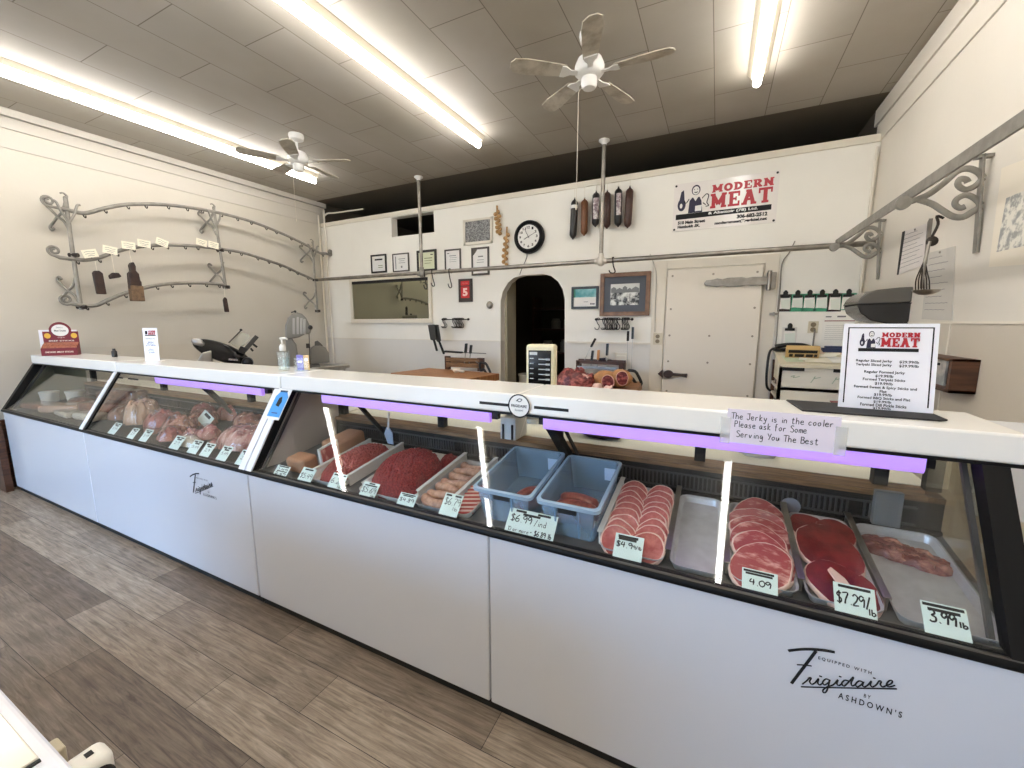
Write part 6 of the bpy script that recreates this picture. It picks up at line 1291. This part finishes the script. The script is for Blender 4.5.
TF_ = lambda x, y, z, rx: Matrix.Translation((x, y, z)) @ Matrix.Rotation(rx, 4, 'Z') @ Matrix.Rotation(PI/2, 4, 'X')
for sc, T_ in ((.082, TF_(.0, -.10, .085, .1)), (.078, TF_(.17, -.06, .14, .5))):
    q = slice_mesh(sc, sc*1.12, .012, .06, int(sc*1000), .9); r_ = MB(); r_.add(q.v, q.f, 0, T_); r_.m = q.m; r_.build('cut_face', [rawm, mat('dull fat', (214, 170, 152), .4)], t, smooth=40)
t = thing('meat_trimmings', 'pale fat trimmings in front of the ham roast', 'meat trimmings', (ony(604, 388, 4.3).x, 4.3, .90)); MB().heap(-.13, -.02, -.04, .04, 0, .06, 20, .015, 30).heap(.0, .1, -.05, .03, 0, .045, 20, .015, 30).build('fat', fat, t, smooth=60)
# scale tower with price display behind the counter
ysc = 2.3
a = ony(528, 386, ysc); b = ony(555.5, 344.5, ysc); w = (b.x-a.x)/2; z0 = .995; h = b.z-z0
t = thing('deli_scale', 'cream deli scale display tower with black price screen behind the counter', 'scale', ((a.x+b.x)/2, ysc, z0), math.radians(8))
cs = mat('cream scale plastic', (232, 222, 188), .35)
MB().box((-w, -.035, h-.29), (w, .05, h)).build('tower', cs, t, bevel=.018, seg=4, smooth=40)
MB().box((-.03, -.02, .03), (.03, .03, h-.28)).build('post', cs, t, bevel=.006)
MB().box((-w*.80, -.0375, h-.26), (w*.76, -.034, h-.035)).build('screen', mat('black screen', (14, 15, 18), .15), t, bevel=.004)
q = MB(); q.box((-w*.72, -.0385, h-.062), (-w*.2, -.0375, h-.045))
for k in range(5):
    z = h-.09-k*.03; q.box((-w*.1, -.0385, z), (w*.66, -.0375, z+.006)); q.box((-w*.7, -.0385, z+.004), (-w*.45, -.0375, z+.009)); q.box((w*.4, -.0385, z-.003), (w*.68, -.0375, z+.008))
q.build('screen_text', mat('screen text', (205, 210, 212), .6), t); MB().box((-.2, -.06, -.0), (.2, .25, .03)).box((-.18, .06, .03), (.18, .24, .05)).build('weighing_platform', steel, t, bevel=.004)

# writing desk by the right wall
yf, yb, zf, zb = 4.62, 5.17, 1.206, 1.318
xa, xb = .555, 1.235
t = thing('writing_desk', 'tall slanted writing desk covered with papers in the back right corner', 'desk', (xa, yf, 0))
L_ = xb-xa; D_ = yb-yf
MB().prism([(0, zf), (D_, zb), (D_, zb-.03), (0, zf-.03)], 0, L_, 'yz').build('desktop', mat('desk cream', (214, 204, 178), .5), t, bevel=.003)
MB().box((.0, .02, .86), (L_, .04, zf-.03)).build('front_panel', mat('pale printed sheet', (222, 218, 204), .6), t)
MB().prism([(.02, zf-.22), (D_, zf-.22), (D_, zf-.25), (.02, zf-.25)], .0, L_, 'yz').box((0, .04, .86), (L_, D_, .88)).build('shelf', cream, t)
for x in (0, L_-.03): MB().box((x, .02, 0), (x+.03, .05, zf-.03)).box((x, D_-.05, 0), (x+.03, D_, zf)).build('leg', dkwood, t)
MB().prism([(0, zf-.005), (D_*.6, zf+.06), (D_*.6, zf-.16), (0, zf-.16)], -.004, .0, 'yz').build('side_panel', mat('side cream', (214, 206, 184), .5), t)
for xs in (.03, .42): MB().box((xs, .004, zf-.06), (xs+.17, .02, zf-.03)).build('drawer_gap', soft_black, t)
for i in range(3): MB().tube(smooth_path([Vector((.1+.16*i, .018, 1.09-.05*(i > 0))), Vector((.13+.16*i, .017, 1.10)), Vector((.12+.16*i, .017, 1.08)), Vector((.17+.16*i, .017, 1.095))], 3), .003, 5).build('scribble', mat('faded green ink', (150, 172, 146), .8), t)
for i, (x, y, w, d, a, m) in enumerate(((.12, .07, .14, .2, .1, mat('pale green sheet', (206, 216, 188), .7)), (.32, .1, .2, .26, -.06, cardy), (.5, .08, .18, .24, .05, paper), (.42, .3, .22, .2, .3, mat('peach sheet', (232, 206, 176), .7)), (.2, .04, .06, .07, -.2, paper))):
    sl_ = math.atan2(zb-zf, D_); o = MB().box((-w/2, -d/2, 0), (w/2, d/2, .003)).build('loose_paper', m); o.location = (xa+x, yf+.02+y+.08, zf+(.1+y)*math.tan(sl_)+.004+.003*i); o.rotation_euler = (Matrix.Rotation(sl_, 3, 'X') @ Matrix.Rotation(a, 3, 'Z')).to_euler()
    tag(o, ('pale green sheet at the left of the writing desk', 'cream sheet in the middle of the writing desk', 'white sheet at the right of the writing desk', 'peach sheet at the back of the writing desk', 'small white slip in front of the desk calculator')[i], 'paper', 'loose papers on the desk')
sl_ = math.atan2(zb-zf, D_)
def on_desk(x, y): return (xa+x, yf+y, zf+y*math.tan(sl_)+.006)
t = thing('calculator', 'tan desk calculator with dark buttons on the writing desk', 'calculator', on_desk(.20, .22), 0, rot=(math.radians(38), 0, -.04))
MB().box((-.135, -.01, 0), (.135, .05, .115)).build('body', mat('tan plastic', (204, 170, 112), .45), t, bevel=.008); MB().box((-.115, -.0125, .068), (.115, -.009, .105)).build('display', soft_black, t, bevel=.002)
for x, w in ((-.105, .03), (-.06, .075), (.03, .055), (.095, .025)): MB().box((x, -.014, .02), (x+w, -.009, .055)).build('button', mat('dark key', (52, 42, 36), .5), t, bevel=.003)
ph = on_desk(.15, .46); tel = thing('telephone', 'black telephone with hanging cord behind the calculator on the writing desk', 'telephone', ph)
MB().box((-.17, -.05, 0), (.17, .06, .03)).build('base', blackp, tel, bevel=.006); MB().tube(smooth_path([Vector(q) for q in ((-.15, 0, .04), (-.05, 0, .06), (.08, 0, .06), (.15, 0, .04))], 4), .022, 8).build('handset', blackp, tel, smooth=50)
o = MB().box((-.12, -.05, 0), (.12, .05, .04)).box((-.1, -.04, .04), (.08, .03, .06)).build('papers_stack', mat('navy folder', (48, 58, 92), .6), loc=on_desk(.52, .45), bevel=.004); tag(o, 'dark blue stack of folders at the back of the writing desk', 'folders')
o = MB().prism([(-.1, -.06), (.03, -.09), (.1, .0), (.02, .06), (-.06, .03)], 0, .02, 'xy').prism([(-.06, -.05), (.06, -.06), (.07, .02), (-.03, .04)], .02, .035, 'xy').build('paper_pile', cardy, loc=on_desk(.44, .29)); tag(o, 'loose pile of cream slips in the middle of the desk', 'paper pile')
t = thing('desk_box', 'white box below the writing desk front', 'box', (xa+.09, yf-.04, .77)); MB().prism([(0, 0), (.38, 0), (.36, .06), (-.03, .085), (.3, .075)][:4], -.02, .3).build('carton', white, t)
o = MB().box((-.10, -.05, 0), (.10, .05, .11)).box((-.11, -.055, .11), (.11, .055, .12)).build('red_folder', mat('dull red folder', (136, 48, 42), .6), loc=(xa+.52, yf-.07, .77)); tag(o, 'dull red folder under the writing desk', 'folder')
o = MB().box((0, -.12, 0), (.5, .4, .02)).box((0, -.1, -.8), (.03, .0, 0)).box((.47, -.1, -.8), (.5, .0, 0)).box((0, .36, -.8), (.03, .4, 0)).box((.47, .36, -.8), (.5, .4, 0)).build('low_side_table', dkwood, loc=(xa+.08, yf-.05, .799)); o.location.z = .769; tag(o, 'low dark table under the writing desk', 'table')
for i, (x0_, c_) in enumerate(((.07, (92, 52, 42)), (.14, (226, 206, 198)), (.18, (78, 46, 40)), (.25, (70, 40, 36)))):
    o = MB().box((-.02, x0_, 0), (.12, x0_+.05, .17)).build('binder', mat('binder %d' % i, c_, .6), loc=(xa+.03, yf+.0, zf-.219)); tag(o, 'binder on the shelf at the left side of the desk, %s from the front' % ORD[i], 'binder', 'binders in the desk')
pts = [Vector((xa+.02, yb-.1, zf+.13)), Vector((xa-.05, yf+.35, zf+.1)), Vector((xa-.07, yf+.3, zf-.05)), Vector((xa-.06, yf+.3, zf-.25)), Vector((xa-.02, yf+.32, .9))]
MB().tube([q-Vector(ph) for q in smooth_path(pts, 5)], .012, 7).build('cord', blackp, tel, smooth=60)

# ------------------------------------------------------------------ chest freezer beside the camera
t = thing('chest_freezer', 'white chest freezer with sliding lid in the near left corner', 'freezer', (-1.9, -.16, 0))
MB().box((-1.0, -.34, .04), (1.04, .345, .86)).build('freezer_body', enamel, t, bevel=.012, seg=3)
MB().box((-1.0, -.33, .0), (1.0, .33, .04)).build('kick_base', soft_black, t)
MB().box((-1.01, -.35, .86), (1.05, .356, .90)).build('lid_frame', mat('lid frame', (232, 232, 238), .25), t, bevel=.01, seg=3)
MB().box((-.98, -.32, .895), (.955, .335, .905)).build('lid', mat('cream lid', (240, 232, 214), .14, spec=.6, coat=.3), t, bevel=.002)
MB().box((.957, -.32, .898), (.963, .335, .9035)).build('lid_seam', soft_black, t)
lt_ = MB().box((.925, .358, .785), (.98, .415, .848)).build('latch_housing', mat('warm white plastic', (236, 232, 220), .35), t, bevel=.014, seg=4, smooth=40)
MB().lathe([(.001, 0), (.03, 0), (.034, .003), (.03, .004), (.001, .003)], 22, 0, Matrix.Translation((.98, .388, .812)) @ Matrix.Scale(.7, 4) @ Matrix.Rotation(PI/2, 4, 'Y')).box((.945, .385, .848), (.957, .395, .8495)).build('latch_opening', soft_black, lt_)
MB().box((.85, .357, .80), (.89, .38, .845)).build('latch_bracket', mat('beige plastic', (190, 178, 150), .5), t, bevel=.004)

# ------------------------------------------------------------------ render look
S.view_settings.view_transform = 'Standard'; S.view_settings.look = 'None'; S.view_settings.gamma = 1.0; S.view_settings.use_curve_mapping = False
S.view_settings.exposure = 0.46
S.cycles.use_denoising = True
S.cycles.max_bounces = 10; S.cycles.diffuse_bounces = 5; S.cycles.glossy_bounces = 5; S.cycles.transparent_max_bounces = 24; S.cycles.transmission_bounces = 6
S.cycles.caustics_reflective = False; S.cycles.caustics_refractive = False
S.cycles.sample_clamp_indirect = 6
